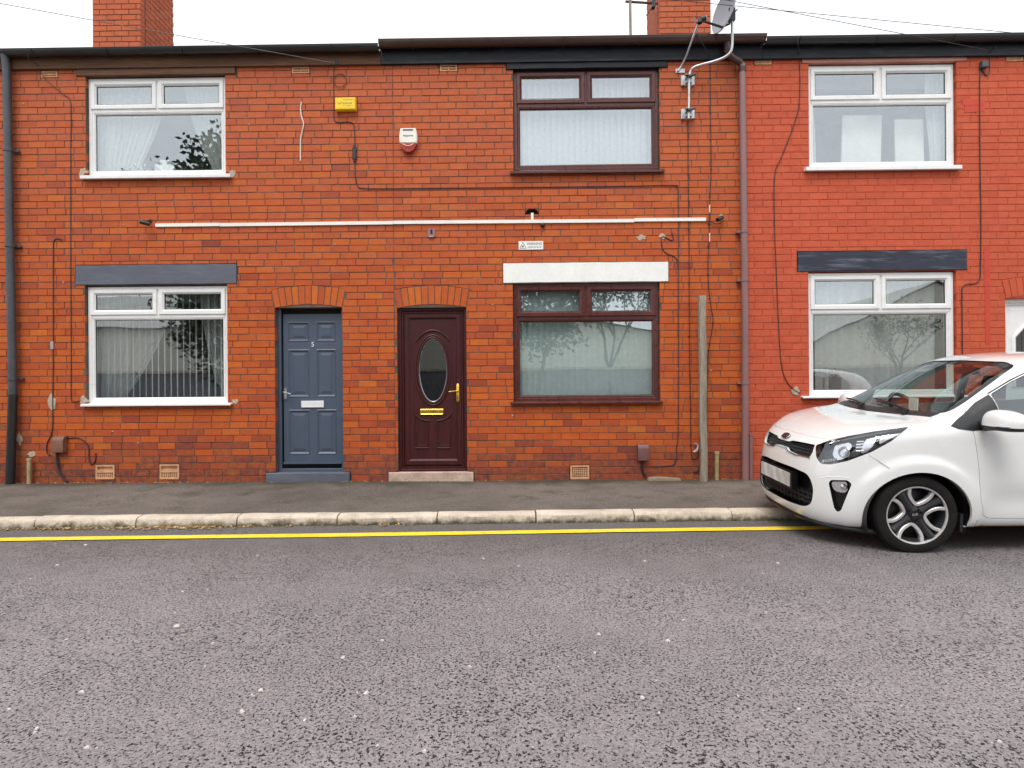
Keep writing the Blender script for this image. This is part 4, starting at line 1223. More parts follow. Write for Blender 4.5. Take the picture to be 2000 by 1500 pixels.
def stub(pts, r_, mat, label):
    t = thing('pipe_stub', pts[0], label, 'pipe stub'); mb = MB(); mb.tube(pts, r_, 12); mb.build('pipe', mat, t, smooth=True)
    mb = MB(); p = Vector(pts[-1]); mb.tube([p - Vector((0, 0, .02)), p + Vector((0, 0, .012))], r_ * 1.18, 12); mb.build('collar', 'mossy_pipe' if mat != 'plum_pipe' else mat, t, smooth=True)
def gstub(px, top, r_, mat, label, y=-.05):
    a = WP(px, 935, y); a.z = PAVE_Z - .03; b = WP(px, top, y); stub([a, b], r_, mat, label)
gstub(57, 897, .024, 'mossy_pipe', 'short mossy yellow pipe stub beside the dark grey downpipe')
gstub(1400, 884, .026, 'mossy_pipe', 'short mossy pipe stub between timber post and maroon downpipe')
gstub(1466.5, 848, .022, 'plum_pipe', 'slim reddish pipe stub tight against the maroon downpipe')
p = WP(1359, 874, -.02); t = thing('cable_knot', p, 'small grey tangle of clips on the wall beside the timber post', 'cable clip')
mb = MB(); mb.tube(smooth_path([p + Vector((.03 * math.cos(a * 1.9), -.01 + .008 * math.sin(a * 3), .055 * math.sin(a))) for a in range(0, 9)], 5), .008, 6); mb.build('loops', 'galv', t, smooth=True)
mb = MB()
p = WP(843, 455, 0); t = thing('wall_bracket', p, 'small square plum bracket left on the brickwork above the maroon door', 'bracket')
mb.box(p.x - .05, p.x + .05, -.016, .004, p.z - .05, p.z + .05, .004); mb.build('plate', 'plum_pipe', t)
mb = MB(); mb.box(p.x - .012, p.x + .012, -.019, -.014, p.z - .015, p.z + .04); mb.build('slot', 'hole', t)
mb = MB(); mb.tube([(p.x - .03, -.02, p.z - .055), (p.x + .03, -.02, p.z - .05)], .009, 6); mb.build('lip', 'galv', t)
# filler patches on the brickwork
def patch(house, px, py, w, h, label, seed, mat='plaster'):
    rnd = random.Random(seed); p = WP(px, py); n = 24; r0_ = [rnd.uniform(.3, 1.2) for i in range(n)]; rr_ = [(r0_[i - 1] + 1.5 * r0_[i] + r0_[(i + 1) % n]) / 3.5 for i in range(n)]
    pts = [(p.x + w * math.cos(2 * math.pi * i / n) * rr_[i], p.z + h * math.sin(2 * math.pi * i / n) * rr_[i]) for i in range(n)]
    mb = MB(); mb.prism(pts, -.005, .004, .0015); o = mb.build('filler_patch', mat, house); o['label'] = label
mb = MB()
patch(hB, 1252, 464, .08, .045, 'pale filler patch', 1)
patch(hA, 163, 336, .07, .06, 'grey filler by the upper sill', 2); patch(hA, 455, 338, .05, .06, 'grey filler by the upper sill', 3)
patch(hA, 164, 781, .08, .055, 'grey filler by the lower sill', 4); patch(hA, 459, 785, .05, .04, 'grey filler by the lower sill', 5)
patch(hA, 101, 785, .06, .13, 'cream filler behind the cable', 6); patch(hA, 62, 886, .08, .05, 'cream filler by the pipe stub', 7)
patch(hA, 38, 858, .05, .10, 'dirty filler by the downpipe', 8); patch(hB, 1293, 461, .06, .045, 'pinkish filler round the cable hole', 9, 'stone_pink')
patch(hC, 1554, 764, .06, .07, 'crumbling filler by the sill', 10)
rnd = random.Random(77)
for i in range(46):   # old screw plugs and drips
    px, py = rnd.uniform(40, 1430), rnd.uniform(180, 900)
    if any(a - 12 < px < b + 12 and c - 12 < py < d + 12 for a, b, c, d in ((150, 470, 130, 350), (148, 462, 515, 800), (530, 675, 560, 940), (770, 915, 560, 940), (985, 1305, 120, 345), (985, 1305, 512, 792))): continue
    p = WP(px, py); s_ = rnd.uniform(.006, .014); n = 7
    mb = MB(); mb.prism([(p.x + s_ * math.cos(6.28 * j / n) * rnd.uniform(.6, 1.3), p.z + s_ * math.sin(6.28 * j / n) * rnd.uniform(.5, 1)) for j in range(n)], -.005, .004, .001)
    mb.build('filler_spot', 'plaster', hA if p.x < P_AB else hB)

fresh = M('fresh red paint', (.50, .045, .018), .6, var=(5, .1), bmp=(60, .3, .003))
for px_ in ((1880, 194, 1924, 206), (1884, 207, 1923, 219), (1922, 482, 1934, 560), (1924, 560, 1934, 672)):
    a = WR(*px_); mb = MB(); n = 10; mb.prism([(a[0] + (a[1] - a[0]) * i / n, a[2] + random.uniform(-.006, .006)) for i in range(n + 1)] + [(a[1] - (a[1] - a[0]) * i / n, a[3] + random.uniform(-.006, .006)) for i in range(n + 1)], -.0015, .004, .0005); o = mb.build('paint_patch', fresh, hC); o['label'] = 'brighter red touched-up paint'
ls = thing('loose_stone', (WX(1298, 934, -.06), -.06, PAVE_Z), 'brownish broken kerb stone lying against the wall below the plum box', 'stone')
X0, X1 = WX(1266, 934, -.06), WX(1330, 934, -.06); mb = MB(); pts = [(X0, PAVE_Z - .015), (X1, PAVE_Z - .015), (X1 - .01, PAVE_Z + .012), (X1 - .09, PAVE_Z + .018), (X1 - .2, PAVE_Z + .026), (X0 + .12, PAVE_Z + .03), (X0 + .01, PAVE_Z + .022)]
mb.prism(pts, -.07, -.005, .004); mb.build('slab', M('dirty broken stone', (.30, .23, .15), .9, var=(9, .3), bmp=(40, .8, .01)), ls)
# satellite dish on its bent pole
ds = thing('satellite_dish', WP(1343, 236, -.06), 'grey satellite dish on a bent galvanised pole clamped beside the rosewood frames', 'satellite dish')
yb = -.09
path = [WP(1345, 232, yb), WP(1345.5, 190, yb), WP(1346, 155, yb), WP(1348, 141, yb), WP(1355, 132, yb - .02), WP(1372, 126, yb - .05), WP(1395, 120, yb - .10), WP(1415, 112, yb - .15), WP(1427, 101, yb - .18), WP(1430, 85, yb - .19), WP(1430, 60, yb - .2), WP(1430, 38, yb - .2)]
mb = MB(); mb.tube(smooth_path(path, 5), .017, 12); mb.build('pole', 'galv', ds, smooth=True)
mb = MB(); mb.tube(smooth_path([WP(1324, 139, -.02), WP(1331, 128, -.03), WP(1340, 110, -.08), WP(1349, 85, -.16), WP(1363, 48, -.26)], 5), .013, 10); mb.box(WX(1319, 139), WX(1337, 139), -.012, .003, WZ(1328, 143), WZ(1328, 135)); mb.build('stay', 'galv', ds, smooth=True)
for py in (159, 224):
    X0, X1, Z0, Z1 = WR(1329, py - 10, 1356, py + 10)
    mb = MB(); mb.box(X0, X1, -.03, .003, Z0, Z1, .008); mb.box(X0 + .05, X1 - .05, -.078, -.03, Z0 + .01, Z1 - .01, .006); cl = mb.build('wall_bracket', 'galv', ds)
    mb = MB(); m_ = (X0 + X1) / 2; zz = (Z0 + Z1) / 2
    mb.tube([(m_ - .055, -.10, zz + .02), (m_ + .07, -.10, zz + .025)], .010, 8); mb.tube([(m_ - .03, -.12, zz - .01), (m_ + .04, -.12, zz + .01)], .012, 8); mb.tube([(m_ - .05, -.085, zz - .03), (m_ - .02, -.085, zz + .04)], .008, 6); mb.build('clamp', 'black_plastic', cl)
# reflector: oval bowl aimed to the left and slightly up
pc = WP(1413, 22, yb - .2)
aim = Vector((-.93, -.30, .16)).normalized()
side = aim.cross(Vector((0, 0, 1))).normalized(); upv = side.cross(aim).normalized()
def dish_pt(u, v):
    r_ = u; a = 2 * math.pi * v
    return pc + side * (.21 * r_ * math.cos(a)) + upv * (.245 * r_ * math.sin(a)) + aim * (.055 * (r_ * r_ - 1))
mb = MB(); mb.grid(dish_pt, 8, 36); mb.grid(lambda u, v: dish_pt(u, v) - aim * .006, 8, 36); mb.tube([dish_pt(1, i / 40) - aim * .003 for i in range(41)], .006, 6, False)
mb.build('reflector', M('grey dish mesh', (.26, .25, .28), .5, var=(5, .1), fine=(300, .25), bmp=None), ds, smooth=True)
pt = WP(1430, 38, yb - .2)
mb = MB(); mb.tube([pc - aim * .06, pc - aim * .10, pt], .02, 8); mb.box(pt.x - .045, pt.x + .03, pt.y - .03, pt.y + .03, pt.z - .02, pt.z + .13); mb.tube([pt + Vector((-.02, -.035, .02)), pt + Vector((.05, -.035, .10))], .008, 6); mb.tube([pt + Vector((-.04, -.03, -.06)), pt + Vector((.0, -.03, .08))], .011, 6); mb.build('rear_mount', 'black_plastic', ds)
lp = WP(1368, 42, -.32); bot = pc - upv * .2 - aim * .01
mb = MB(); mb.tube([pt + Vector((-.03, 0, -.05)), bot, lp + Vector((.05, 0, .0)), lp], [.014, .014, .013, .013], 8); mb.build('arm', 'black_plastic', ds)
mb = MB(); mb.tube([lp + Vector((-.01, 0, -.02)), lp + Vector((.0, 0, .03))], .03, 12); mb.tube([lp + Vector((.0, 0, .02)), lp + Vector((.06, .01, .045))], [.026, .034], 12); r_ = mb.build('receiver', 'black_plastic', ds, smooth=True)
mb = MB(); mb.tube([lp + Vector((.055, .01, .043)), lp + Vector((.07, .012, .05))], [.034, .028], 12); mb.build('receiver_cap', 'cream_plastic', ds, smooth=True)
# aerial mast beside the right-hand chimney
am = thing('aerial_mast', WP(1232, 80, 1.6), 'weathered aerial mast with a cross arm beside the chimney', 'aerial')
a, b = WP(1232, 95, 1.6), WP(1230, -60, 1.6)
mb = MB(); mb.tube([a - Vector((0, 0, .4)), b], .022, 8); mb.build('mast', 'wood_grey', am, smooth=True)
mb = MB(); mb.tube([WP(1222, 3, 1.6), WP(1284, 7, 1.75)], .018, 8); mb.tube([WP(1263, 30, 1.7), WP(1275, 12, 1.7)], .012, 8); mb.build('cross_arm', 'timber', am)
mb = MB(); mb.box(WX(1272, 8, 1.7), WX(1279, 8, 1.7), 1.66, 1.74, WZ(1275, 16, 1.7), WZ(1275, 0, 1.7)); mb.build('clamp', 'black_plastic', am)
# sprigs growing from the left chimney
sp = thing('chimney_weed', WP(335, 15, 1.9), 'scrappy weeds and bracket on the side of the chimney', 'weed')
mb = MB(); rnd = random.Random(4)
xs_ = WX(275, 50, yc)
for i in range(160):
    cy_ = yc + rnd.choice((.25, .4, .55, .75, .8)) + rnd.gauss(0, .04); cz_ = EAVES + rnd.choice((.95, 1.1, 1.25, 1.3, 1.35)) + rnd.gauss(0, .06)
    p = Vector((xs_ + .005 + abs(rnd.gauss(0, .02)), cy_, cz_)); d1 = Vector((rnd.uniform(-1, 1), rnd.uniform(-1, 1), rnd.uniform(-1, 1))).normalized() * .016; d2 = d1.orthogonal().normalized() * .009
    mb.add([p - d1, p + d2, p + d1, p - d2], [(0, 1, 2, 3)])
mb.build('leaves', 'moss', sp, fix=False)

# timber post standing on the pavement
X0, X1, _, Z1 = WR(1366, 578, 1379, 930, -.14)
po = thing('timber_post', ((X0 + X1) / 2, -.14, PAVE_Z), 'weathered grey timber post standing against the wall', 'post')
mb = MB(); n = 14; vs_ = []
for i in range(n + 1):
    z = PAVE_Z - .03 + (Z1 - PAVE_Z + .03) * i / n; w = (X1 - X0) / 2; cx_ = (X0 + X1) / 2 + .004 * math.sin(i * .9)
    for (sx_, sy_) in ((-1, -.75), (-.75, -1), (.75, -1), (1, -.75), (1, .75), (.75, 1), (-.75, 1), (-1, .75)):
        vs_.append((cx_ + sx_ * w + random.uniform(-.001, .001), -.14 + sy_ * w + random.uniform(-.001, .001), z + (0 if i < n else -.012 * (abs(sx_) + abs(sy_) - 1.75) * 8)))
mb.add(vs_, [(i * 8 + j, i * 8 + (j + 1) % 8, i * 8 + 8 + (j + 1) % 8, i * 8 + 8 + j) for i in range(n) for j in range(8)] + [tuple(n * 8 + j for j in range(8))])
mb.build('shaft', 'wood_grey', po, smooth=40)

# ================================================================== debris
def leaves_stuff(name, label, spots, cols, seed, parent=None):
    rnd = random.Random(seed); mb = MB()
    for (x, y, z, s_) in spots:
        a = rnd.uniform(0, 6.28); t1, t2 = rnd.uniform(-.5, .5), rnd.uniform(-.5, .5)
        d1 = Vector((math.cos(a), math.sin(a), t1)) * s_; d2 = Vector((-math.sin(a), math.cos(a), t2)) * s_ * rnd.uniform(.3, .6)
        p = Vector((x, y, z + s_ * .35))
        mb.add([p - d1, p - d2 * .9 + d1 * .1, p + d1, p + d2 + d1 * .1, p + Vector((0, 0, s_ * .25))], [(0, 1, 4), (1, 2, 4), (2, 3, 4), (3, 0, 4)])
    o = mb.build(name, cols, parent, fix=False); tag(o, label, kind='stuff'); return o
rnd = random.Random(12)
leafm, n_, l_ = new_mat('dry leaves'); b_ = principled(n_, l_, .8)
pos_ = position(n_); c_ = cmix(n_, l_, mrange(n_, l_, noise(n_, l_, pos_, 23, 2), .35, .65, 0, 1), (.16, .075, .03), (.48, .32, .13)); l_.new(c_, b_.inputs['Base Color'])
sp_ = []
for i in range(420):
    px = rnd.choice((rnd.gauss(130, 50), rnd.gauss(340, 40), rnd.gauss(280, 120), rnd.uniform(0, 800)))
    x = on_ground(max(-60, px), 1035)[0]; e = kp(x, KERB_W + abs(rnd.gauss(0, .045)) + .006)
    sp_.append((x, e.y, .0, rnd.uniform(.010, .026)))
leaves_stuff('gutter_leaves', 'dry brown leaves and litter lying in the gutter under the kerb', sp_, leafm, 3)
sp_ = []
for i in range(260):
    px = rnd.choice((rnd.uniform(0, 460), rnd.uniform(60, 420), rnd.uniform(1250, 1470), rnd.uniform(500, 1000)))
    x = WX(px, 938); sp_.append((x, -abs(rnd.gauss(0, .022)) - .008, PAVE_Z - .012, rnd.uniform(.007, .02)))
leaves_stuff('wall_foot_leaves', 'scraps of leaf caught along the foot of the house walls', sp_, leafm, 4)
mb = MB(); rnd = random.Random(5)
def clump(x, y, z, s_):
    n = 6; k = len(mb.v)
    mb.v += [(x + s_ * math.cos(6.28 * j / n) * rnd.uniform(.7, 1.3), y + s_ * math.sin(6.28 * j / n) * rnd.uniform(.4, .9), z) for j in range(n)] + [(x, y, z + s_ * rnd.uniform(.25, .5))]
    mb.f.extend([(k + j, k + (j + 1) % n, k + n) for j in range(n)])
for i in range(1500):
    x = rnd.uniform(-7.2, P_BC + .2); clump(x, -abs(rnd.gauss(0, .02)) - .002, PAVE_Z - .016, rnd.uniform(.006, .018))
for i in range(1300):
    x = rnd.uniform(-7.2, 4.2); e = kp(x, KERB_W + abs(rnd.gauss(0, .016)))
    if math.sin(x * 1.7) + math.sin(x * .61 + 1) < -.6: continue
    clump(x, e.y, -.006, rnd.uniform(.005, .016))
tag(mb.build('moss_strip', 'moss', fix=False), 'olive moss growing in the angles of wall, pavement and kerb', kind='stuff')
mb = MB(); rnd = random.Random(9)
for i in range(70):
    py = rnd.uniform(1062, 1490); px = rnd.uniform(0, 2000); x, y = on_ground(px, py)
    if x > 1.9 and y > -3.6: continue
    e = kp(x, KERB_W + .002); v = (y - e.y) / (-11.5 - e.y); z = road_pt((x + 60) / 120, v)[2]; s_ = abs(rnd.gauss(0, .0045)) + .004
    n = 6; k = len(mb.v); a0_ = rnd.uniform(0, 6)
    mb.v += [(x + s_ * math.cos(a0_ + j) * rnd.uniform(.7, 1.4), y + s_ * math.sin(a0_ + j) * rnd.uniform(.6, 1.2), z - .001) for j in range(n)]
    mb.v += [(x + s_ * .6 * math.cos(a0_ + j), y + s_ * .6 * math.sin(a0_ + j), z + s_ * .5) for j in range(n)]
    mb.f.extend([(k + j, k + (j + 1) % n, k + n + (j + 1) % n, k + n + j) for j in range(n)] + [tuple(k + n + j for j in range(n))])
tag(mb.build('road_chippings', M('pale chipping', (.55, .5, .45), .8, bmp=None), fix=False), 'pale stone chippings scattered over the road', kind='stuff')
# ================================================================== behind the windows
def sheet(mb, fn, nu=40, nv=14): mb.grid(fn, nu, nv)
def swag(w, side, top, tie, bottom, z_tie, y, amp, label, mat='net', folds=9):
    """curtain hung from the head of window w, gathered towards one side; widths are fractions of the glass"""
    gx0, gx1, gz0, gz1 = w[5] - .06, w[6] + .06, w[7] - .06, w[3] - .02
    W = gx1 - gx0
    r_ = thing('curtain', ((gx0 + gx1) / 2, y, gz0), label, 'curtain')
    def wd(t):      # t from top 0 to bottom 1
        if t < z_tie: s_ = t / z_tie; return top + (tie - top) * (s_ ** 1.6)
        s_ = (t - z_tie) / (1 - z_tie); return tie + (bottom - tie) * (s_ ** .7)
    def f(u, v):
        k = wd(v); x = u * k * W
        fold = math.sin(u * folds * 6.28 + 2 * math.sin(v * 2)) * amp * (1 - .35 * v) + math.sin(u * folds * 15.1 + 1) * amp * .3
        xx = gx0 + x if side < 0 else gx1 - x
        return (xx, y + fold, gz1 + (gz0 - gz1) * v + .03 * math.sin(u * 3) * v)
    mb = MB(); sheet(mb, f, 90, 16); mb.build('drape', mat, r_, smooth=True, fix=False)
    mb = MB(); mb.tube([(gx0 if side < 0 else gx1 - top * W, y, gz1 + .01), (gx0 + top * W if side < 0 else gx1, y, gz1 + .01)], .012, 8); mb.build('rail', 'upvc', r_)
    return r_
def vanes(w, n, ang, mat, label, y=.22, wid=.089, jitter=3):
    gx0, gx1, gz0, gz1 = w[5] - .04, w[6] + .04, w[7] - .02, w[3] - .05
    r_ = thing('vertical_blind', ((gx0 + gx1) / 2, y, gz0), label, 'blind')
    mb = MB(); mb.box(gx0, gx1, y - .02, y + .02, gz1, gz1 + .03); mb.build('headrail', 'upvc', r_)
    mb = MB(); k = 6
    vs_ = []
    for z in (gz0, gz1):
        for i in range(k + 1):
            s_ = -1 + 2 * i / k; vs_.append((s_ * wid / 2, .006 * (1 - s_ * s_), z - (gz0 + gz1) / 2))
    me = bpy.data.meshes.new('slat'); me.from_pydata(vs_, [], [(i, i + 1, k + 2 + i, k + 1 + i) for i in range(k)]); me.materials.append(MT[mat])
    for q in me.polygons: q.use_smooth = True
    for i in range(n):
        x = gx0 + (gx1 - gx0) * (i + .5) / n
        s_ = link('slat', me, Vector((x, y, (gz0 + gz1) / 2)), r_); s_.rotation_euler = (0, 0, R(ang + random.uniform(-jitter, jitter)))
    return r_
# left house, upstairs and down
swag(wA1, -1, .52, .36, .30, .75, .18, .016, 'white net curtain swept to the left behind the upper white frame')
swag(wA1, 1, .34, .18, .12, .8, .18, .015, 'white net curtain swept to the right behind the upper white frame')
swag(wA2, -1, .55, .22, .16, .9, .235, .016, 'white net curtain gathered left behind the lower white frame')
swag(wA2, 1, .26, .14, .05, .85, .235, .016, 'white net curtain gathered right behind the lower white frame')
vanes(wA2, 21, -50, 'blind', 'open vertical blind with thin pale edges behind the lower white frame', y=.17)
vanes(wB1, 23, 22, 'blind', 'pale lilac vertical blind behind the upper rosewood frame', y=.175)
vanes(wB2, 23, 8, 'blind_green', 'grey green vertical blind behind the lower rosewood frame', y=.165, wid=.092, jitter=1.5)
# ornaments on the upper sill
sh = thing('shell_ornament', (WX(325, 330, .14), .14, wA1[7] - .03), 'white shell-shaped ornament standing on the upper window sill', 'ornament')
c0 = Vector((WX(325, 330, .14), .14, wA1[7] - .03))
mb = MB(); mb.grid(lambda u, v: c0 + Vector(((.012 + .135 * u) * math.cos(R(-8 + 196 * v)), -.03 * u + .014 * math.sin(v * 30) * u, .02 + (.012 + .17 * u) * math.sin(R(-8 + 196 * v)) * (1 - .06 * abs(math.sin(v * 15))))), 8, 60); mb.build('fan', 'white_paint', sh, smooth=True, fix=False)
mb = MB(); mb.tube([c0 + Vector((0, 0, -.03)), c0 + Vector((0, 0, .04))], [.05, .02], 12); mb.build('foot', 'white_paint', sh, smooth=True)
fl = thing('flower_posy', (WX(268, 330, .14), .14, wA1[7] - .03), 'pale artificial flowers on the upper window sill beside the shell', 'flowers')
rnd = random.Random(3); mb = MB(); mb2 = MB(); c0 = Vector((WX(268, 330, .14), .14, wA1[7] - .03))
for i in range(34):
    p = c0 + Vector((rnd.gauss(0, .075), rnd.gauss(0, .02), abs(rnd.gauss(.06, .035))))
    m_ = mb if i % 3 else mb2
    for a in range(5):
        d = Vector((math.cos(a * 1.257), -.4, math.sin(a * 1.257))) * .018; e = d.orthogonal().normalized() * .009
        m_.add([p, p + d * .6 + e, p + d, p + d * .6 - e], [(0, 1, 2, 3)])
mb.build('petals', 'white_paint', fl, fix=False); mb2.build('foliage', 'moss', fl, fix=False)
# painted house
def board(px0, px1, py0, py1, y, lean, label):
    X0, X1, Z0, Z1 = WR(px0, py0, px1, py1, y)
    r_ = thing('leaning_board', ((X0 + X1) / 2, y, Z0), label, 'board')
    mb = MB(); mb.add([(X0 - lean, y, Z0), (X1 - lean, y, Z0), (X1, y + .04, Z1), (X0, y + .04, Z1), (X0 - lean, y + .02, Z0), (X1 - lean, y + .02, Z0), (X1, y + .06, Z1), (X0, y + .06, Z1)], [(0, 1, 2, 3), (5, 4, 7, 6), (4, 0, 3, 7), (1, 5, 6, 2), (3, 2, 6, 7), (4, 5, 1, 0)]); mb.build('panel', 'board', r_)
board(1650, 1727, 222, 335, .22, .05, 'cream board leaning behind the upper window of the painted house'); board(1752, 1808, 230, 335, .23, .02, 'narrower cream board leaning beside the first board upstairs')
swag(wC1, 1, .14, .12, .10, .6, .17, .02, 'white curtain at the right edge of the painted house upper window', 'curtain', 4)
swag(wC1, -1, .07, .08, .09, .5, .17, .015, 'narrow white curtain at the left edge of the painted house upper window', 'curtain', 3)
def drop(w, a, b, y, amp, folds, label, mat='net'):
    gx0, gx1, gz0, gz1 = w[5], w[6], w[7] - .04, w[3] - .03
    x0, x1 = gx0 + (gx1 - gx0) * a, gx0 + (gx1 - gx0) * b
    r_ = thing('curtain', ((x0 + x1) / 2, y, gz0), label, 'curtain')
    mb = MB(); sheet(mb, lambda u, v: (x0 + (x1 - x0) * u, y + amp * math.sin(u * folds * 6.28) + amp * .4 * math.sin(u * folds * 14), gz1 + (gz0 - gz1) * v), 80, 4); mb.build('drape', mat, r_, smooth=True, fix=False)
    mb = MB(); mb.tube([(x0, y, gz1 + .01), (x1, y, gz1 + .01)], .012, 8); mb.build('rail', 'upvc', r_)
drop(wC2, .05, .62, .18, .018, 5, 'white net curtain filling the left of the painted house lower window'); drop(wC2, .6, .97, .20, .012, 3, 'sheer net curtain over the right of the painted house lower window')
pl = thing('sill_planter', (WX(1628, 745, .17), .17, wC2[7] - .03), 'grey lattice planter with dried flowers on the painted house window sill', 'planter')
c0 = Vector((WX(1628, 745, .17), .17, wC2[7] - .03))
mb = MB()
for i in range(7): mb.tube([c0 + Vector((-.07 + .025 * i, -.02, 0)), c0 + Vector((-.04 + .022 * i, -.01, .2))], .004, 5)
for i in range(7): mb.tube([c0 + Vector((-.08 + .004 * i, -.02, .03 * i)), c0 + Vector((.10 - .002 * i, -.02, .03 * i))], .004, 5)
mb.box(c0.x - .13, c0.x - .05, c0.y, c0.y + .06, c0.z, c0.z + .19); mb.build('lattice_box', 'galv', pl)
mb = MB(); rnd = random.Random(8)
for i in range(40):
    p = c0 + Vector((rnd.gauss(.02, .05), 0, .2 + abs(rnd.gauss(0, .03)))); d = Vector((rnd.uniform(-1, 1), rnd.uniform(-1, 1), rnd.uniform(-1, 1))).normalized() * .016; e = d.orthogonal().normalized() * .01
    mb.add([p - d, p + e, p + d, p - e], [(0, 1, 2, 3)])
mb.build('dried_flowers', leafm, pl, fix=False)

# ================================================================== the far side of the street (mirrored in the glass)
clad = M('pale cladding', (.66, .62, .52), .7, var=(.3, .1), fine=(3, .06), bmp=None)
render_ = M('grey rendered wall', (.19, .19, .2), .9, var=(.6, .2), fine=(8, .15), bmp=(20, .3, .01))
roofm = M('fibre cement roof', (.36, .36, .34), .8, var=(.4, .2), fine=(4, .1), bmp=None)
darkb = M('brown brick', (.16, .075, .05), .85, var=(.6, .2), fine=(8, .2), bmp=(14, .4, .01))
def warehouse(x0, x1, y0, y1, eave, ridge, axis, label, wm=clad):
    b = thing('warehouse', ((x0 + x1) / 2, (y0 + y1) / 2, 0), label, 'building', 'buildings across the street')
    mb = MB()
    if axis == 'x':
        ym = (y0 + y1) / 2
        mb.add([(x0, y0, 0), (x1, y0, 0), (x1, y0, eave), (x0, y0, eave), (x0, y1, 0), (x1, y1, 0), (x1, y1, eave), (x0, y1, eave), (x0, ym, ridge), (x1, ym, ridge)], [(0, 1, 2, 3), (5, 4, 7, 6), (4, 0, 3, 8, 7), (1, 5, 6, 9, 2)])
        rv = [(x0 - .2, y1 + .3, eave - .05), (x1 + .2, y1 + .3, eave - .05), (x1 + .2, ym, ridge + .1), (x0 - .2, ym, ridge + .1), (x1 + .2, y0 - .3, eave - .05), (x0 - .2, y0 - .3, eave - .05)]
    else:
        xm = (x0 + x1) / 2
        mb.add([(x0, y0, 0), (x1, y0, 0), (x1, y0, eave), (x0, y0, eave), (x0, y1, 0), (x1, y1, 0), (x1, y1, eave), (x0, y1, eave), (xm, y0, ridge), (xm, y1, ridge)], [(0, 1, 2, 8, 3), (5, 4, 7, 9, 6), (4, 0, 3, 7), (1, 5, 6, 2)])
        rv = [(x0 - .3, y0 - .2, eave - .05), (x0 - .3, y1 + .2, eave - .05), (xm, y1 + .2, ridge + .1), (xm, y0 - .2, ridge + .1), (x1 + .3, y1 + .2, eave - .05), (x1 + .3, y0 - .2, eave - .05)]
    mb.build('wall', wm, b)
    mb = MB(); mb.add(rv, [(0, 1, 2, 3), (3, 2, 4, 5)]); mb.build('roof', roofm, b)
    mb = MB()
    k = int((x1 - x0) / 3)
    for i in range(1, k): mb.box(x0 + i * 3 - .04, x0 + i * 3 + .04, y1 - .02, y1 + .06, 0, eave - .1)
    mb.build('pilaster', wm, b)
warehouse(-44, -15.5, -34, -21, 4.6, 7.2, 'x', 'pale cream warehouse with a low pitched roof across the street')
warehouse(-12, 13, -40, -25, 3.6, 5.8, 'y', 'wide pale gabled warehouse across the street')
warehouse(14.5, 26.5, -34, -20, 3.4, 6.3, 'y', 'pale gabled shed across the street beside the brown building')
warehouse(26.8, 36, -30, -18, 5.6, 6.6, 'x', 'dark brown brick building across the street', darkb)
bw = thing('boundary_wall', (0, -14, 0), 'long grey rendered boundary wall across the street', 'wall')
mb = MB(); mb.box(-50, 40, -14.2, -13.9, -.05, 1.95); mb.build('wall_body', render_, bw)
mb = MB(); mb.box(-50, 40, -14.26, -13.84, 1.95, 2.05); mb.build('coping', 'kerb', bw)
leaf_g, n_, l_ = new_mat('tree leaves'); b_ = principled(n_, l_, .6); pos_ = position(n_)
l_.new(cmix(n_, l_, mrange(n_, l_, noise(n_, l_, pos_, 2.3, 3), .3, .7, 0, 1), (.022, .05, .012), (.075, .12, .03)), b_.inputs['Base Color'])
bark = M('grey bark', (.11, .095, .08), .9, var=(4, .3), fine=(30, .3), bmp=(20, .6, .02), stretch=(3, 3, .5))
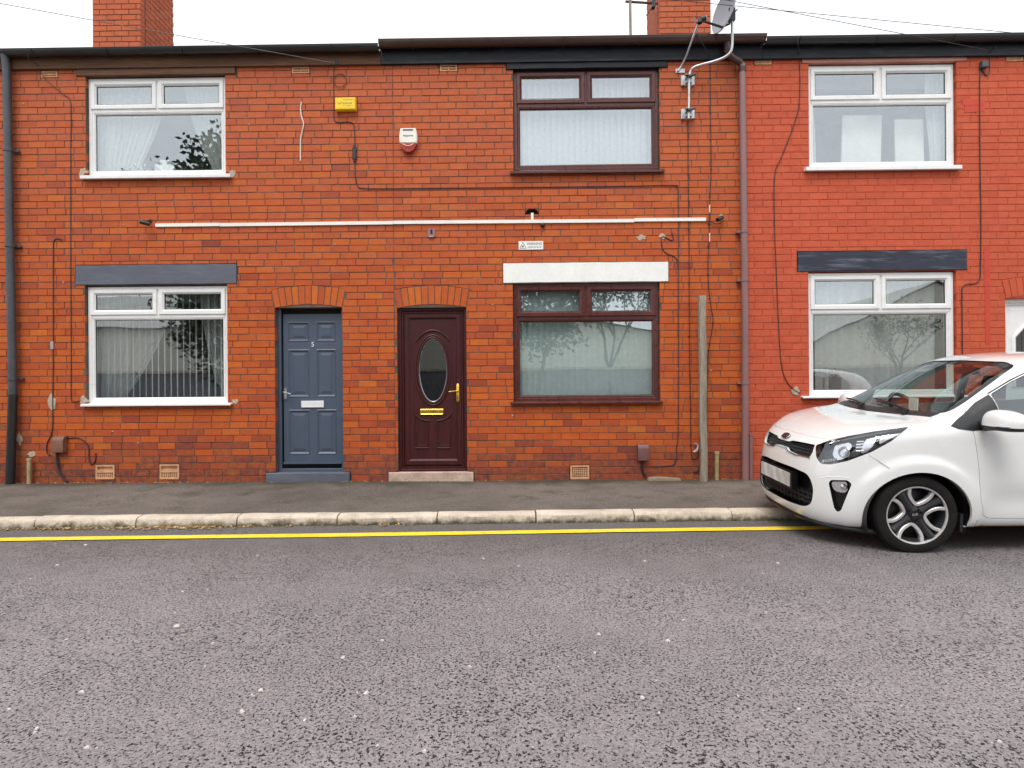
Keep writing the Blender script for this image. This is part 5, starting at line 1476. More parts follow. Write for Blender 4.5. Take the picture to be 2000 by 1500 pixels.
def tree(x, y, h, fork, spread_, nleaf, seed, label, leafy=1.0, lsz=.10, lean=(0, 0), blob=None):
    rnd = random.Random(seed); t = thing('tree', (x, y, 0), label, 'tree', 'street trees across the road')
    mb = MB(); tips = []
    def grow(p, d, L_, r_, lev):
        spread = spread_ * (.36, .55, .85, 1, 1, 1)[lev]
        pts = [p]; q = p; dd = d.copy()
        for i in range(4):
            dd = (dd + Vector((rnd.gauss(0, .13), rnd.gauss(0, .13), .05))).normalized(); q = q + dd * L_ / 4; pts.append(q)
        mb.tube(pts, [r_ * (1 - .1 * i) for i in range(5)], 7 if lev < 2 else 4)
        if lev >= 2: tips.extend(pts[1:])
        if lev < 5 and r_ > .006:
            for k in range(3 if lev < 4 else 2):
                a = rnd.uniform(0, 6.28); up_ = rnd.uniform(.35, .9)
                nd = (dd * .55 + Vector((math.cos(a) * spread, math.sin(a) * spread, up_ * .5))).normalized()
                grow(pts[-1] if k or lev == 0 else pts[3], nd, L_ * rnd.uniform(.62, .82), r_ * .58, lev + 1)
    grow(Vector((x, y, -.1)), Vector((lean[0], lean[1], 1)).normalized(), fork, h * .014, 0)
    mb.build('trunk', bark, t, smooth=60, fix=False)
    mb = MB()
    for i in range(nleaf):
        p = rnd.choice(tips) + Vector((rnd.gauss(0, 1), rnd.gauss(0, 1), rnd.gauss(0, .8))) * .28 * leafy
        d = Vector((rnd.uniform(-1, 1), rnd.uniform(-1, 1), rnd.uniform(-1, .4))).normalized() * lsz * rnd.uniform(.6, 1.2); e = d.orthogonal().normalized() * lsz * .5
        mb.add([p - d, p + e, p + d, p - e], [(0, 1, 2, 3)])
    if blob:      # leaf clusters filling an uneven crown: (rx, rz, centre height, clusters, leaves in each)
        for i in range(blob[3]):
            d = Vector((rnd.gauss(0, 1), rnd.gauss(0, 1), rnd.gauss(0, 1))).normalized() * rnd.uniform(.35, 1) ** .5
            c_ = Vector((x + d.x * blob[0], y + d.y * blob[0] * .8, blob[2] + d.z * blob[1])); cs = rnd.uniform(.25, .6)
            for j in range(blob[4]):
                p = c_ + Vector((rnd.gauss(0, cs), rnd.gauss(0, cs), rnd.gauss(0, cs * .7)))
                d1 = Vector((rnd.uniform(-1, 1), rnd.uniform(-1, 1), rnd.uniform(-1, .4))).normalized() * lsz * rnd.uniform(.6, 1.2); e = d1.orthogonal().normalized() * lsz * .5
                mb.add([p - d1, p + e, p + d1, p - e], [(0, 1, 2, 3)])
    mb.build('crown', leaf_g, t, fix=False)
tree(-10.9, -13.0, 10.5, 2.4, .7, 2000, 2, 'tall dense leafy tree across the road', 1.0, .13, blob=(1.75, 4.4, 6.2, 130, 90))
tree(3.66, -13.3, 8, 2.3, .8, 3400, 5, 'open branching tree with a forked trunk across the road', .8, .09)
tree(.75, -13.3, 7, 2.6, .7, 2500, 9, 'bushy tree beside the forked tree across the road', .9, .11, blob=(1.7, 2.4, 5.0, 60, 80))
tree(14.2, -13.3, 6.5, 1.5, .8, 500, 14, 'nearly bare twiggy tree across the road', .7, .07)
# ================================================================== white hatchback, half up on the pavement
XF, YC = 2.245, -2.16
TILT = math.atan2(.085, 1.41)
car = tag(link('parked_car', None, Vector((XF + 1.8, YC, .0425))), 'white five-door hatchback parked with two wheels up on the pavement', 'car')
car.rotation_euler = (TILT, 0, 0)
CAR_O = Vector((1.8, 0, 0))
ORG[car] = CAR_O.copy()          # parts are built in car axes: u rearward from the nose, v across (+ towards the houses), w up
paint = M('white car paint', (.74, .74, .725), .22, spec=.5, coat=1.0, var=(1.2, .015), fine=(40, .01), bmp=None)
def car_mat(name, col, rough, metal=0, **k): return M(name, col, rough, metal, bmp=None, **k)
c_black = car_mat('car black plastic', (.014, .014, .016), .38)
c_gloss = car_mat('gloss black', (.008, .008, .009), .12)
c_chrome = car_mat('bright chrome', (.85, .85, .87), .10, 1)
c_rubber = M('tyre rubber', (.014, .013, .0125), .9, spec=.2, var=(9, .2), fine=(60, .2), bmp=(90, .3, .003))
c_alloy = car_mat('machined alloy', (.66, .64, .63), .38, .55)
c_dark = car_mat('dark alloy', (.035, .036, .04), .35, .3)
c_int = car_mat('dark interior trim', (.03, .028, .028), .7)
c_seat = M('seat cloth', (.035, .034, .036), .9, bmp=(80, .3, .004))
c_glass = glass_material('car glass', (.86, .95, .91), .05)
c_side = glass_material('tinted side glass', (.55, .62, .60), .12)
c_lens = glass_material('lamp lens', (.96, .97, .98), .06)

def lerp(a, b, t): return a + (b - a) * t
S = [(0, 0), (.005, .20), (.03, .38), (.10, .55), (.20, .655), (.34, .735), (.50, .775), (.70, .797), (.95, .80), (1.27, .80), (1.70, .80), (2.20, .80), (2.75, .80), (3.25, .775), (3.47, .68), (3.57, .42), (3.595, 0)]
TOP = [(.10, 0, .79), (.105, .19, .789), (.13, .36, .79), (.195, .495, .805), (.30, .60, .85), (.42, .675, .898), (.56, .715, .935), (.72, .73, .962), (.93, .725, .985),
       (1.27, .768, .95), (1.70, .772, .962), (2.20, .772, .985), (2.75, .766, 1.01), (3.25, .725, 1.05), (3.45, .62, 1.06), (3.54, .40, 1.06), (3.57, 0, 1.06)]
MIDW = {8: (1.30, .655, 1.20), 9: (1.52, .705, 1.20), 10: (1.86, .708, 1.22), 11: (2.28, .705, 1.23), 12: (2.78, .695, 1.23), 13: (3.24, .665, 1.23), 14: (3.40, .55, 1.24), 15: (3.47, .34, 1.245), 16: (3.49, 0, 1.245)}
RTOP = {8: (1.66, .565, 1.395), 9: (1.82, .585, 1.425), 10: (2.05, .60, 1.442), 11: (2.40, .60, 1.447), 12: (2.82, .588, 1.425), 13: (3.20, .555, 1.385), 14: (3.30, .42, 1.392), 15: (3.36, .24, 1.40), 16: (3.38, 0, 1.40)}
BON = [[(.28, .40, .866), (.265, .20, .871), (.26, 0, .873)], [(.40, .45, .917), (.39, .225, .921), (.385, 0, .923)], [(.53, .47, .948), (.52, .235, .951), (.515, 0, .953)], [(.68, .48, .969), (.66, .24, .969), (.65, 0, .971)], [(.86, .49, .985), (.81, .245, .978), (.79, 0, .976)]]
WSM = [(1.22, .44, 1.207), (1.18, .22, 1.208), (1.165, 0, 1.208)]
WST = [(1.60, .40, 1.417), (1.57, .20, 1.425), (1.56, 0, 1.428)]
ROOF = {9: [(1.80, .41, 1.458), (1.79, .205, 1.467), (1.785, 0, 1.47)], 10: [(2.05, .42, 1.474), (2.05, .21, 1.484), (2.05, 0, 1.487)], 11: [(2.40, .42, 1.478), (2.40, .21, 1.489), (2.40, 0, 1.492)], 12: [(2.82, .41, 1.455), (2.83, .205, 1.465), (2.84, 0, 1.468)]}
def car_cage():
    V, F, idx = [], [], {}
    def vert(p):
        k = (round(p[0], 4), round(p[1], 4), round(p[2], 4))
        if k not in idx: idx[k] = len(V); V.append(p)
        return idx[k]
    def inward(i):
        a = Vector(S[max(i - 1, 0)]); b = Vector(S[min(i + 1, len(S) - 1)])
        if i == 0: return Vector((1, 0))
        if i == len(S) - 1: return Vector((-1, 0))
        t = (b - a).normalized(); return Vector((t.y, -t.x))
    cols = []
    for i, p in enumerate(S):
        f = 1 if i <= 3 else max(0, 1 - (i - 3) / 3.5) if i < 8 else 0
        r_ = 1 if i >= 14 else 0
        top = TOP[i]; nv = inward(i)
        low = lerp(.175, .135, f) if i < 8 else .18
        ins = [(.20, low + .02), (lerp(.045, .05, f), low), (lerp(.014, .004, f), lerp(.27, .22, f)), (0, lerp(.42, .36, f)), (lerp(0, .008, f), lerp(.60, .53, f)), (lerp(.010, .035, f), top[2] - lerp(.14, .12, f)), (lerp(.022, .055, f), top[2] - lerp(.055, .05, f))]
        c = []
        for (d, z) in ins:
            q = Vector(p) + nv * d
            c.append((q.x, max(0, q.y) if 0 < i < len(S) - 1 else 0, z))
        c.append(top)
        if i >= 8: c += [MIDW[i], RTOP[i]]
        cols.append(c)
    def quad(a, b, c, d):
        q = [vert(a), vert(b), vert(c), vert(d)]
        if len(set(q)) >= 3:
            o = []
            for x in q:
                if x not in o: o.append(x)
            F.append(tuple(o))
    for i in range(len(S) - 1):
        a, b = cols[i], cols[i + 1]
        for k in range(min(len(a), len(b)) - 1): quad(a[k], b[k], b[k + 1], a[k + 1])
    T = TOP
    rows = [[T[3], T[2], T[1], T[0]]] + [[T[4 + j]] + BON[j] for j in range(5)]
    rows_w = [rows[-1], [MIDW[8]] + WSM, [RTOP[8]] + WST]
    rows_r = [rows_w[-1]] + [[RTOP[j]] + ROOF[j] for j in (9, 10, 11, 12)] + [[RTOP[13], RTOP[14], RTOP[15], RTOP[16]]]
    for rr in (rows, rows_w, rows_r):
        for a, b in zip(rr[:-1], rr[1:]):
            for k in range(3): quad(a[k], b[k], b[k + 1], a[k + 1])
    n = len(V)
    mi = []
    for p in list(V):
        if abs(p[1]) < 1e-6: mi.append(idx[(round(p[0], 4), round(p[1], 4), round(p[2], 4))])
        else: mi.append(len(V)); V.append((p[0], -p[1], p[2]))
    for f in list(F): F.append(tuple(mi[q] for q in f[::-1]))
    return V, F
def temp_obj(me): o = bpy.data.objects.new('tmp', me); COL.objects.link(o); return o
def evaluated(o):
    dg = bpy.context.evaluated_depsgraph_get(); dg.update()
    me = bpy.data.meshes.new_from_object(o.evaluated_get(dg)); return me
def mesh_of(V, F):
    me = bpy.data.meshes.new('tmp'); me.from_pydata(V, [], F)
    bm = bmesh.new(); bm.from_mesh(me); bmesh.ops.recalc_face_normals(bm, faces=bm.faces); bm.to_mesh(me); bm.free(); return me
o = temp_obj(mesh_of(*car_cage())); m_ = o.modifiers.new('s', 'SUBSURF'); m_.levels = 3; m_.render_levels = 3
skin = evaluated(o); bpy.data.objects.remove(o)
WHEELS = (.675, 3.075); WR_ = .292
def arch_r(u, w, uc): return math.hypot((u - uc) / 1.07, w - .285)
for v in skin.vertices:                      # flared wheel arches and a shallow scallop along the doors
    for uc in WHEELS:
        r_ = arch_r(v.co.x, v.co.z, uc)
        if r_ < .47 and abs(v.co.y) > .55 and v.co.z < .80:
            k = max(0, min(1, (.455 - r_) / .06)); k = k * k * (3 - 2 * k)
            v.co.y += math.copysign(.022 * k, v.co.y)
    if 1.1 < v.co.x < 2.65 and abs(v.co.y) > .7:
        k = math.exp(-((v.co.z - .40) / .10) ** 2) * min(1, (v.co.x - 1.1) / .2) * min(1, (2.65 - v.co.x) / .2)
        v.co.y -= math.copysign(.016 * k, v.co.y)
BVH = BVHTree.FromPolygons([v.co.copy() for v in skin.vertices], [tuple(p.vertices) for p in skin.polygons])
o = temp_obj(skin); m_ = o.modifiers.new('t', 'SOLIDIFY'); m_.thickness = .018; m_.offset = -1.0
shell = evaluated(o); bpy.data.objects.remove(o)
bm = bmesh.new(); bm.from_mesh(shell); bmesh.ops.recalc_face_normals(bm, faces=bm.faces); bm.to_mesh(shell); bm.free()

AX = {'front': (Vector((1, 0, 0)), Vector((0, 1, 0))), 'side-': (Vector((0, 1, 0)), Vector((1, 0, 0))), 'side+': (Vector((0, -1, 0)), Vector((1, 0, 0))), 'rear': (Vector((-1, 0, 0)), Vector((0, 1, 0))),
      'diag-': (Vector((1, 1, 0)).normalized(), Vector((1, -1, 0)).normalized()), 'diag+': (Vector((1, -1, 0)).normalized(), Vector((1, 1, 0)).normalized()), 'top': (Vector((0, 0, -1)), Vector((1, 0, 0)))}
def to3(ax, a, b):
    d, h = AX[ax]
    return h * a + Vector((0, 1, 0)) * b if ax == 'top' else h * a + Vector((0, 0, 1)) * b
def prism_mesh(ax, poly, t0, t1):
    d, h = AX[ax]; n = len(poly)
    V = [to3(ax, *p) + d * t0 for p in poly] + [to3(ax, *p) + d * t1 for p in poly]
    F = [tuple(range(n)), tuple(n + i for i in range(n))[::-1]] + [(i, n + i, n + (i + 1) % n, (i + 1) % n) for i in range(n)]
    return [tuple(v) for v in V], F
def join_meshes(ms):
    V, F = [], []
    for v, f in ms: k = len(V); V += v; F += [tuple(i + k for i in q) for q in f]
    return mesh_of(V, F)
def boolean(me, cutter, op):
    a, b = temp_obj(me), temp_obj(cutter); m_ = a.modifiers.new('b', 'BOOLEAN'); m_.operation = op; m_.object = b; m_.solver = 'EXACT'
    r_ = evaluated(a); bpy.data.objects.remove(a); bpy.data.objects.remove(b); return r_
def rounded(poly, r_=.02, k=4):
    out = []; n = len(poly)
    for i in range(n):
        p = Vector(poly[i]); a = Vector(poly[i - 1]); b = Vector(poly[(i + 1) % n])
        da, db = (a - p), (b - p); ra = min(r_, da.length * .45); rb = min(r_, db.length * .45)
        p0, p2 = p + da.normalized() * ra, p + db.normalized() * rb
        for j in range(k + 1):
            t = j / k; q = p0 * (1 - t) ** 2 + p * 2 * t * (1 - t) + p2 * t * t; out.append((q.x, q.y))
    return out
def grow_poly(poly, d):
    c = Vector((sum(p[0] for p in poly) / len(poly), sum(p[1] for p in poly) / len(poly))); n = len(poly); out = []
    ar = sum(poly[i][0] * poly[(i + 1) % n][1] - poly[(i + 1) % n][0] * poly[i][1] for i in range(n)); sg_ = 1 if ar > 0 else -1
    for i in range(n):
        a, p, b = Vector(poly[i - 1]), Vector(poly[i]), Vector(poly[(i + 1) % n])
        t = ((p - a).normalized() + (b - p).normalized())
        t = t.normalized() if t.length > 1e-6 else (b - p).normalized()
        nn = Vector((t.y, -t.x)) * sg_; q = p + nn * d; out.append((q.x, q.y))
    return out
def hit(ax, a, b, off=0.0):
    d, h = AX[ax]; q = to3(ax, a, b); q = q - d * q.dot(d)
    loc, nor, i_, di = BVH.ray_cast(q - d * 6, d)
    if loc is None: return None
    if nor.dot(d) > 0: nor = -nor
    return loc + nor * off
def surf_patch(ax, poly, off, res=.03):
    """sheet that follows the body inside an outline"""
    bm = bmesh.new()
    P = []
    n = len(poly)
    for i in range(n):
        a, b = Vector(poly[i]), Vector(poly[(i + 1) % n]); k = max(1, int((b - a).length / res))
        P += [a + (b - a) * j / k for j in range(k)]
    vs_ = [bm.verts.new((p.x, p.y, 0)) for p in P]
    bm.faces.new(vs_); bmesh.ops.triangulate(bm, faces=bm.faces[:])
    for _ in range(3):
        es = [e for e in bm.edges if e.calc_length() > res * 1.6 and len(e.link_faces) == 2]
        if not es: break
        bmesh.ops.subdivide_edges(bm, edges=es, cuts=1); bmesh.ops.triangulate(bm, faces=bm.faces[:])
    bmesh.ops.beautify_fill(bm, faces=bm.faces[:], edges=bm.edges[:])
    mb = MB(); last = None
    for v in bm.verts:
        h_ = hit(ax, v.co.x, v.co.y, off)
        if h_ is None: h_ = last or Vector((0, 0, 0))
        last = h_; mb.v.append(tuple(h_))
    bm.verts.index_update(); mb.f = [tuple(v.index for v in f.verts) for f in bm.faces]; bm.free()
    return mb
mirror = lambda poly: [(-p[0], p[1]) for p in poly][::-1]
sym = lambda half: half + [(-p[0], p[1]) for p in half[::-1] if abs(p[0]) > 1e-6]
GRILLE = rounded(sym([(0, .735), (.10, .737), (.14, .752), (.30, .757), (.405, .757), (.415, .70), (.40, .655), (.25, .650), (.13, .662), (.09, .685), (0, .688)]), .012, 3)
INTAKE = rounded(sym([(0, .545), (.25, .545), (.42, .525), (.475, .43), (.465, .30), (.40, .255), (.2, .245), (0, .245)]), .05, 4)
LAMP = rounded([(.372, .755), (.46, .800), (.60, .850), (.76, .897), (.955, .938), (.87, .835), (.76, .750), (.62, .672), (.50, .628), (.43, .622), (.392, .665)], .02, 3)
FOG = rounded([(.50, .490), (.515, .515), (.625, .530), (.655, .505), (.59, .29), (.565, .275), (.545, .30)], .015, 3)
WSCR = rounded(sym([(0, .985), (.22, .988), (.45, .995), (.625, 1.03), (.60, 1.12), (.55, 1.25), (.49, 1.375), (.38, 1.405), (0, 1.415)]), .03, 3)
SIDE1 = rounded([(1.275, .960), (1.275, 1.165), (1.45, 1.262), (1.64, 1.345), (1.88, 1.392), (2.10, 1.400), (2.12, .985)], .02, 3)
SIDE2 = rounded([(2.20, .99), (2.18, 1.402), (2.55, 1.395), (2.85, 1.345), (2.98, 1.20), (2.98, 1.02)], .03, 3)
REARW = rounded(sym([(0, 1.09), (.45, 1.09), (.50, 1.15), (.42, 1.34), (0, 1.35)]), .04, 3)
DOOR1 = rounded([(1.045, .945), (1.065, .80), (1.09, .60), (1.10, .42), (1.125, .30), (1.18, .268), (2.04, .258), (2.11, .29), (2.14, .60), (2.155, 1.0), (2.14, 1.40), (1.90, 1.417), (1.64, 1.373), (1.40, 1.262), (1.15, 1.11), (1.05, 1.035)], .03, 3)
DOOR2 = rounded([(2.165, 1.0), (2.15, .60), (2.12, .29), (2.18, .262), (2.55, .262), (2.66, .36), (2.78, .58), (2.95, .68), (3.02, .9), (3.02, 1.22), (2.88, 1.37), (2.55, 1.412), (2.15, 1.416)], .03, 3)
BONNET = rounded(sym([(0, .138), (.20, .143), (.36, .163), (.462, .195), (.575, .305), (.645, .405), (.688, .52), (.70, .61), (.67, .78), (.615, .88), (.42, .825), (.20, .775), (0, .765)]), .02, 3)
BONNET = [(b, a) for a, b in BONNET]
def arch_poly(uc): return [(uc + .352 * 1.05 * math.cos(R(a)), .272 + .345 * math.sin(R(a))) for a in range(-40, 221, 6)] + [(uc - .3, -.1), (uc + .3, -.1)]
cuts = [[prism_mesh('front', GRILLE, -.3, .22), prism_mesh('front', INTAKE, -.3, .22), prism_mesh('front', WSCR, .62, 1.72), prism_mesh('rear', REARW, -3.8, -3.0)], [], []]
for sgn in '-+':
    cuts[1] += [prism_mesh('diag' + sgn, LAMP, -1.2, -.02), prism_mesh('diag' + sgn, FOG, -1.2, -.12)]
    cuts[2] += [prism_mesh('side' + sgn, SIDE1, -1.2, -.45), prism_mesh('side' + sgn, SIDE2, -1.2, -.45)]
    cuts[2] += [prism_mesh('side' + sgn, arch_poly(u_), -1.2, -.42) for u_ in WHEELS]
core = shell
for c_ in cuts: core = boolean(core, join_meshes(c_), 'DIFFERENCE')
def part_mesh(me, name, mat, parent, ang=32):
    me.materials.clear(); me.materials.append(mat)
    for p in me.polygons: p.material_index = 0
    smooth_mesh(me, ang); me.name = name
    return link(name, me, Vector((0, 0, 0)), parent)
panels = [prism_mesh('top', BONNET, -1.3, -.775)]
for sgn in '-+': panels += [prism_mesh('side' + sgn, DOOR1, -1.2, -.44), prism_mesh('side' + sgn, DOOR2, -1.2, -.44)]
body = part_mesh(boolean(core, join_meshes(panels), 'DIFFERENCE'), 'body', paint, car)
def panel(ax, poly, t0, t1, name):
    return part_mesh(boolean(core, join_meshes([prism_mesh(ax, grow_poly(poly, -.0032), t0, t1)]), 'INTERSECT'), name, paint, car)
bonnet = panel('top', BONNET, -1.3, -.775, 'bonnet')
doors = {}
for sgn in '-+':
    doors[sgn, 1] = panel('side' + sgn, DOOR1, -1.2, -.44, 'front_door'); doors[sgn, 2] = panel('side' + sgn, DOOR2, -1.2, -.44, 'rear_door')
# dark lining just under the panel joints
def strip(ax, poly, off, w, closed=True):
    P = poly + [poly[0]] if closed else poly
    mb = MB(); pts = [hit(ax, a, b, off) for a, b in P]; pts = [p for p in pts if p]; mb.tube(pts, w, 5, False); return mb
for sgn in '-+':
    mb = strip('side' + sgn, DOOR1, -.011, .009); mb2 = strip('side' + sgn, DOOR2, -.011, .009); mb.add(mb2.v, mb2.f); mb.build('door_seal', c_black, body)
strip('top', BONNET, -.011, .009).build('bonnet_seal', c_black, body)
strip('side-', [(.35, .725), (.40, .69), (.46, .64), (.525, .575)], .0004, .0014, False).build('bumper_joint', c_black, body)
strip('side+', [(.35, .725), (.40, .69), (.46, .64), (.525, .575)], .0004, .0014, False).build('bumper_joint', c_black, body)
strip('side-', [(1.09, .262), (1.085, .22), (1.09, .19)], .0006, .002, False).build('sill_joint', c_black, body)

# glass
surf_patch('front', grow_poly(WSCR, .008), -.005).build('windscreen', c_glass, car, smooth=80)
mbk = MB()
for a in (0, 1):
    pass
ring_o, ring_i = grow_poly(WSCR, .006), grow_poly(WSCR, -.03)
mb = MB(); n = len(ring_o); pts = [(hit('front', *p, -.004), hit('front', *q_, -.004)) for p, q_ in zip(ring_o, ring_i)]
for i in range(n):
    a, b = pts[i], pts[(i + 1) % n]
    if all(a) and all(b): mb.add([a[0], b[0], b[1], a[1]], [(0, 1, 2, 3)])
mb.build('windscreen_border', c_gloss, car)
for sgn in '-+':
    surf_patch('side' + sgn, grow_poly(SIDE1, .006), -.006).build('door_glass', c_side, doors[sgn, 1], smooth=80)
    surf_patch('side' + sgn, grow_poly(SIDE2, .006), -.006).build('door_glass', c_side, doors[sgn, 2], smooth=80)
    surf_patch('side' + sgn, [(.905, .945), (.95, .925), (1.05, .912), (1.27, .925), (1.27, 1.165), (1.16, 1.105), (1.04, 1.022)], .003, .025).build('mirror_base_panel', c_black, car, smooth=80)
    strip('side' + sgn, [(1.27, 1.17), (1.45, 1.268), (1.64, 1.352), (1.88, 1.399), (2.10, 1.407)], .001, .006, False).build('window_trim', c_gloss, doors[sgn, 1])
    strip('side' + sgn, [(1.27, .955), (1.7, .968), (2.13, .982)], .003, .008, False).build('waist_trim', c_black, doors[sgn, 1])
surf_patch('rear', grow_poly(REARW, .008), -.005).build('rear_window', c_side, car, smooth=80)
# cowl between bonnet and windscreen, wipers
cw = MB(); n = 24
for i in range(n):
    v0, v1 = -.60 + 1.2 * i / n, -.60 + 1.2 * (i + 1) / n
    f0 = lambda v: .768 + .10 * (abs(v) / .6) ** 2
    q_ = [hit('top', f0(v0) , v0, .003), hit('top', f0(v1), v1, .003), hit('top', f0(v1) + .075, v1, .004), hit('top', f0(v0) + .075, v0, .004)]
    if all(q_): cw.add(q_, [(0, 1, 2, 3)])
cw.build('cowl', c_black, car)
for (u0, v0, u1, v1) in ((.85, -.40, .93, .12), (.83, .12, .95, .58)):
    p0, p1 = hit('top', u0 - .03, v0, .02), hit('top', u1, v1, .018)
    mb = MB(); ps = [hit('top', lerp(u0, u1, t / 8), lerp(v0, v1, t / 8), .022) for t in range(9)]; mb.tube(ps, [.011, .011, .010, .009, .008, .008, .007, .007, .006], 6); mb.tube([p0 - Vector((0, 0, .02)), p0 + Vector((0, 0, .014))], .02, 10)
    mb.tube([hit('top', lerp(u0, u1, .25 + t / 10) + .012, lerp(v0, v1, .25 + t / 10), .008) for t in range(9)], .006, 5); mb.build('wiper', c_black, car, smooth=True)

# nose: grilles, plate, lamps
def backing(ax, poly, off, name, mat, parent): return surf_patch(ax, grow_poly(poly, .02), off).build(name, mat, parent, smooth=80)
gr = backing('front', GRILLE, -.035, 'grille', c_black, car)
mb = MB()
for i in range(34):
    v = -.40 + .8 * i / 33
    for j in range(4):
        p = hit('front', v + (.012 if j % 2 else 0), .662 + j * .026, -.03)
        if p: mb.tube([p + Vector((0, -.011, 0)), p + Vector((-.012, 0, .004)), p + Vector((0, .011, 0))], .0035, 4)
mb.build('mesh', c_gloss, gr)
strip('front', [(-.405, .652), (-.25, .646), (-.13, .658), (-.09, .681), (.09, .681), (.13, .658), (.25, .646), (.405, .652)], .002, .006, False).build('chrome_lip', c_chrome, car, True)
it = backing('front', INTAKE, -.07, 'lower_intake', c_gloss, car)
mb = MB()
for j in range(3):
    z = .285 + .04 * j
    mb.tube([hit('front', -.42 + .84 * i / 16, z, -.045) for i in range(17)], .006, 5)
for i in range(15):
    v = -.40 + .8 * i / 14; mb.tube([hit('front', v, .262, -.045), hit('front', v + .02, .385, -.045)], .004, 4)
mb.build('slats', c_black, it)
strip('front', INTAKE, -.006, .007).build('intake_rim', c_gloss, it)
pu = min(hit('front', 0, .44).x, hit('front', .25, .44).x) - .012
mb = MB(); mb.add([(pu + d, y, z) for d in (-.006, .0) for (y, z) in ((-.26, .388), (.26, .388), (.26, .499), (-.26, .499))], [(0, 1, 2, 3), (5, 4, 7, 6), (4, 0, 3, 7), (1, 5, 6, 2), (3, 2, 6, 7), (4, 5, 1, 0)])
plm, n_, l_ = new_mat('smudged number plate'); b_ = principled(n_, l_, .3); pos_ = position(n_)
mp = n_.new('ShaderNodeMapping'); mp.inputs['Scale'].default_value = (1, 1, .6); l_.new(pos_, mp.inputs[0])
l_.new(cmix(n_, l_, mrange(n_, l_, noise(n_, l_, mp.outputs[0], 12, 0, .3), .40, .64, 0, .6, True), (.70, .68, .66), (.36, .35, .35)), b_.inputs['Base Color'])
mb.build('number_plate', plm, car)
mb = MB(); mb.add([(pu + d, y, z) for d in (.001, .05) for (y, z) in ((-.29, .37), (.29, .37), (.29, .515), (-.29, .515))], [(0, 1, 2, 3), (5, 4, 7, 6), (4, 0, 3, 7), (1, 5, 6, 2), (3, 2, 6, 7), (4, 5, 1, 0)]); mb.build('plate_holder', c_gloss, car)
# badge on the nose
pb = hit('front', 0, .768, .002); nb = (hit('front', 0, .78) - hit('front', 0, .757)); nrm = Vector((-nb.z, 0, nb.x)).normalized()
tu = Vector((0, -1, 0)); tw = nrm.cross(tu).normalized(); tw = tw if tw.z > 0 else -tw
bmx = Matrix(((tu.x, tw.x, nrm.x, pb.x), (tu.y, tw.y, nrm.y, pb.y), (tu.z, tw.z, nrm.z, pb.z), (0, 0, 0, 1)))
mb = MB(); n = 28; mb.v = [tuple(bmx @ Vector((.062 * k * math.cos(6.2832 * i / n), .030 * k * math.sin(6.2832 * i / n), h_))) for k, h_ in ((1, -.002), (1, .006), (.93, .009)) for i in range(n)]
mb.f = [(k * n + i, k * n + (i + 1) % n, k * n + n + (i + 1) % n, k * n + n + i) for k in range(2) for i in range(n)] + [tuple(2 * n + i for i in range(n))]
bd = mb.build('badge', c_gloss, car)
text_mesh('badge_lettering', 'KIA', .042, 0, 0, 0, c_chrome, bd, .001, place=bmx @ Matrix.Translation((0, 0, .0105)))
mb = MB(); mb.tube([bmx @ Vector((.06 * math.cos(6.2832 * i / n), .0285 * math.sin(6.2832 * i / n), .009)) for i in range(n + 1)], .0028, 5, False); mb.build('badge_ring', c_chrome, bd)
def dpt(ax, a, b, off): return hit(ax, a, b, off)
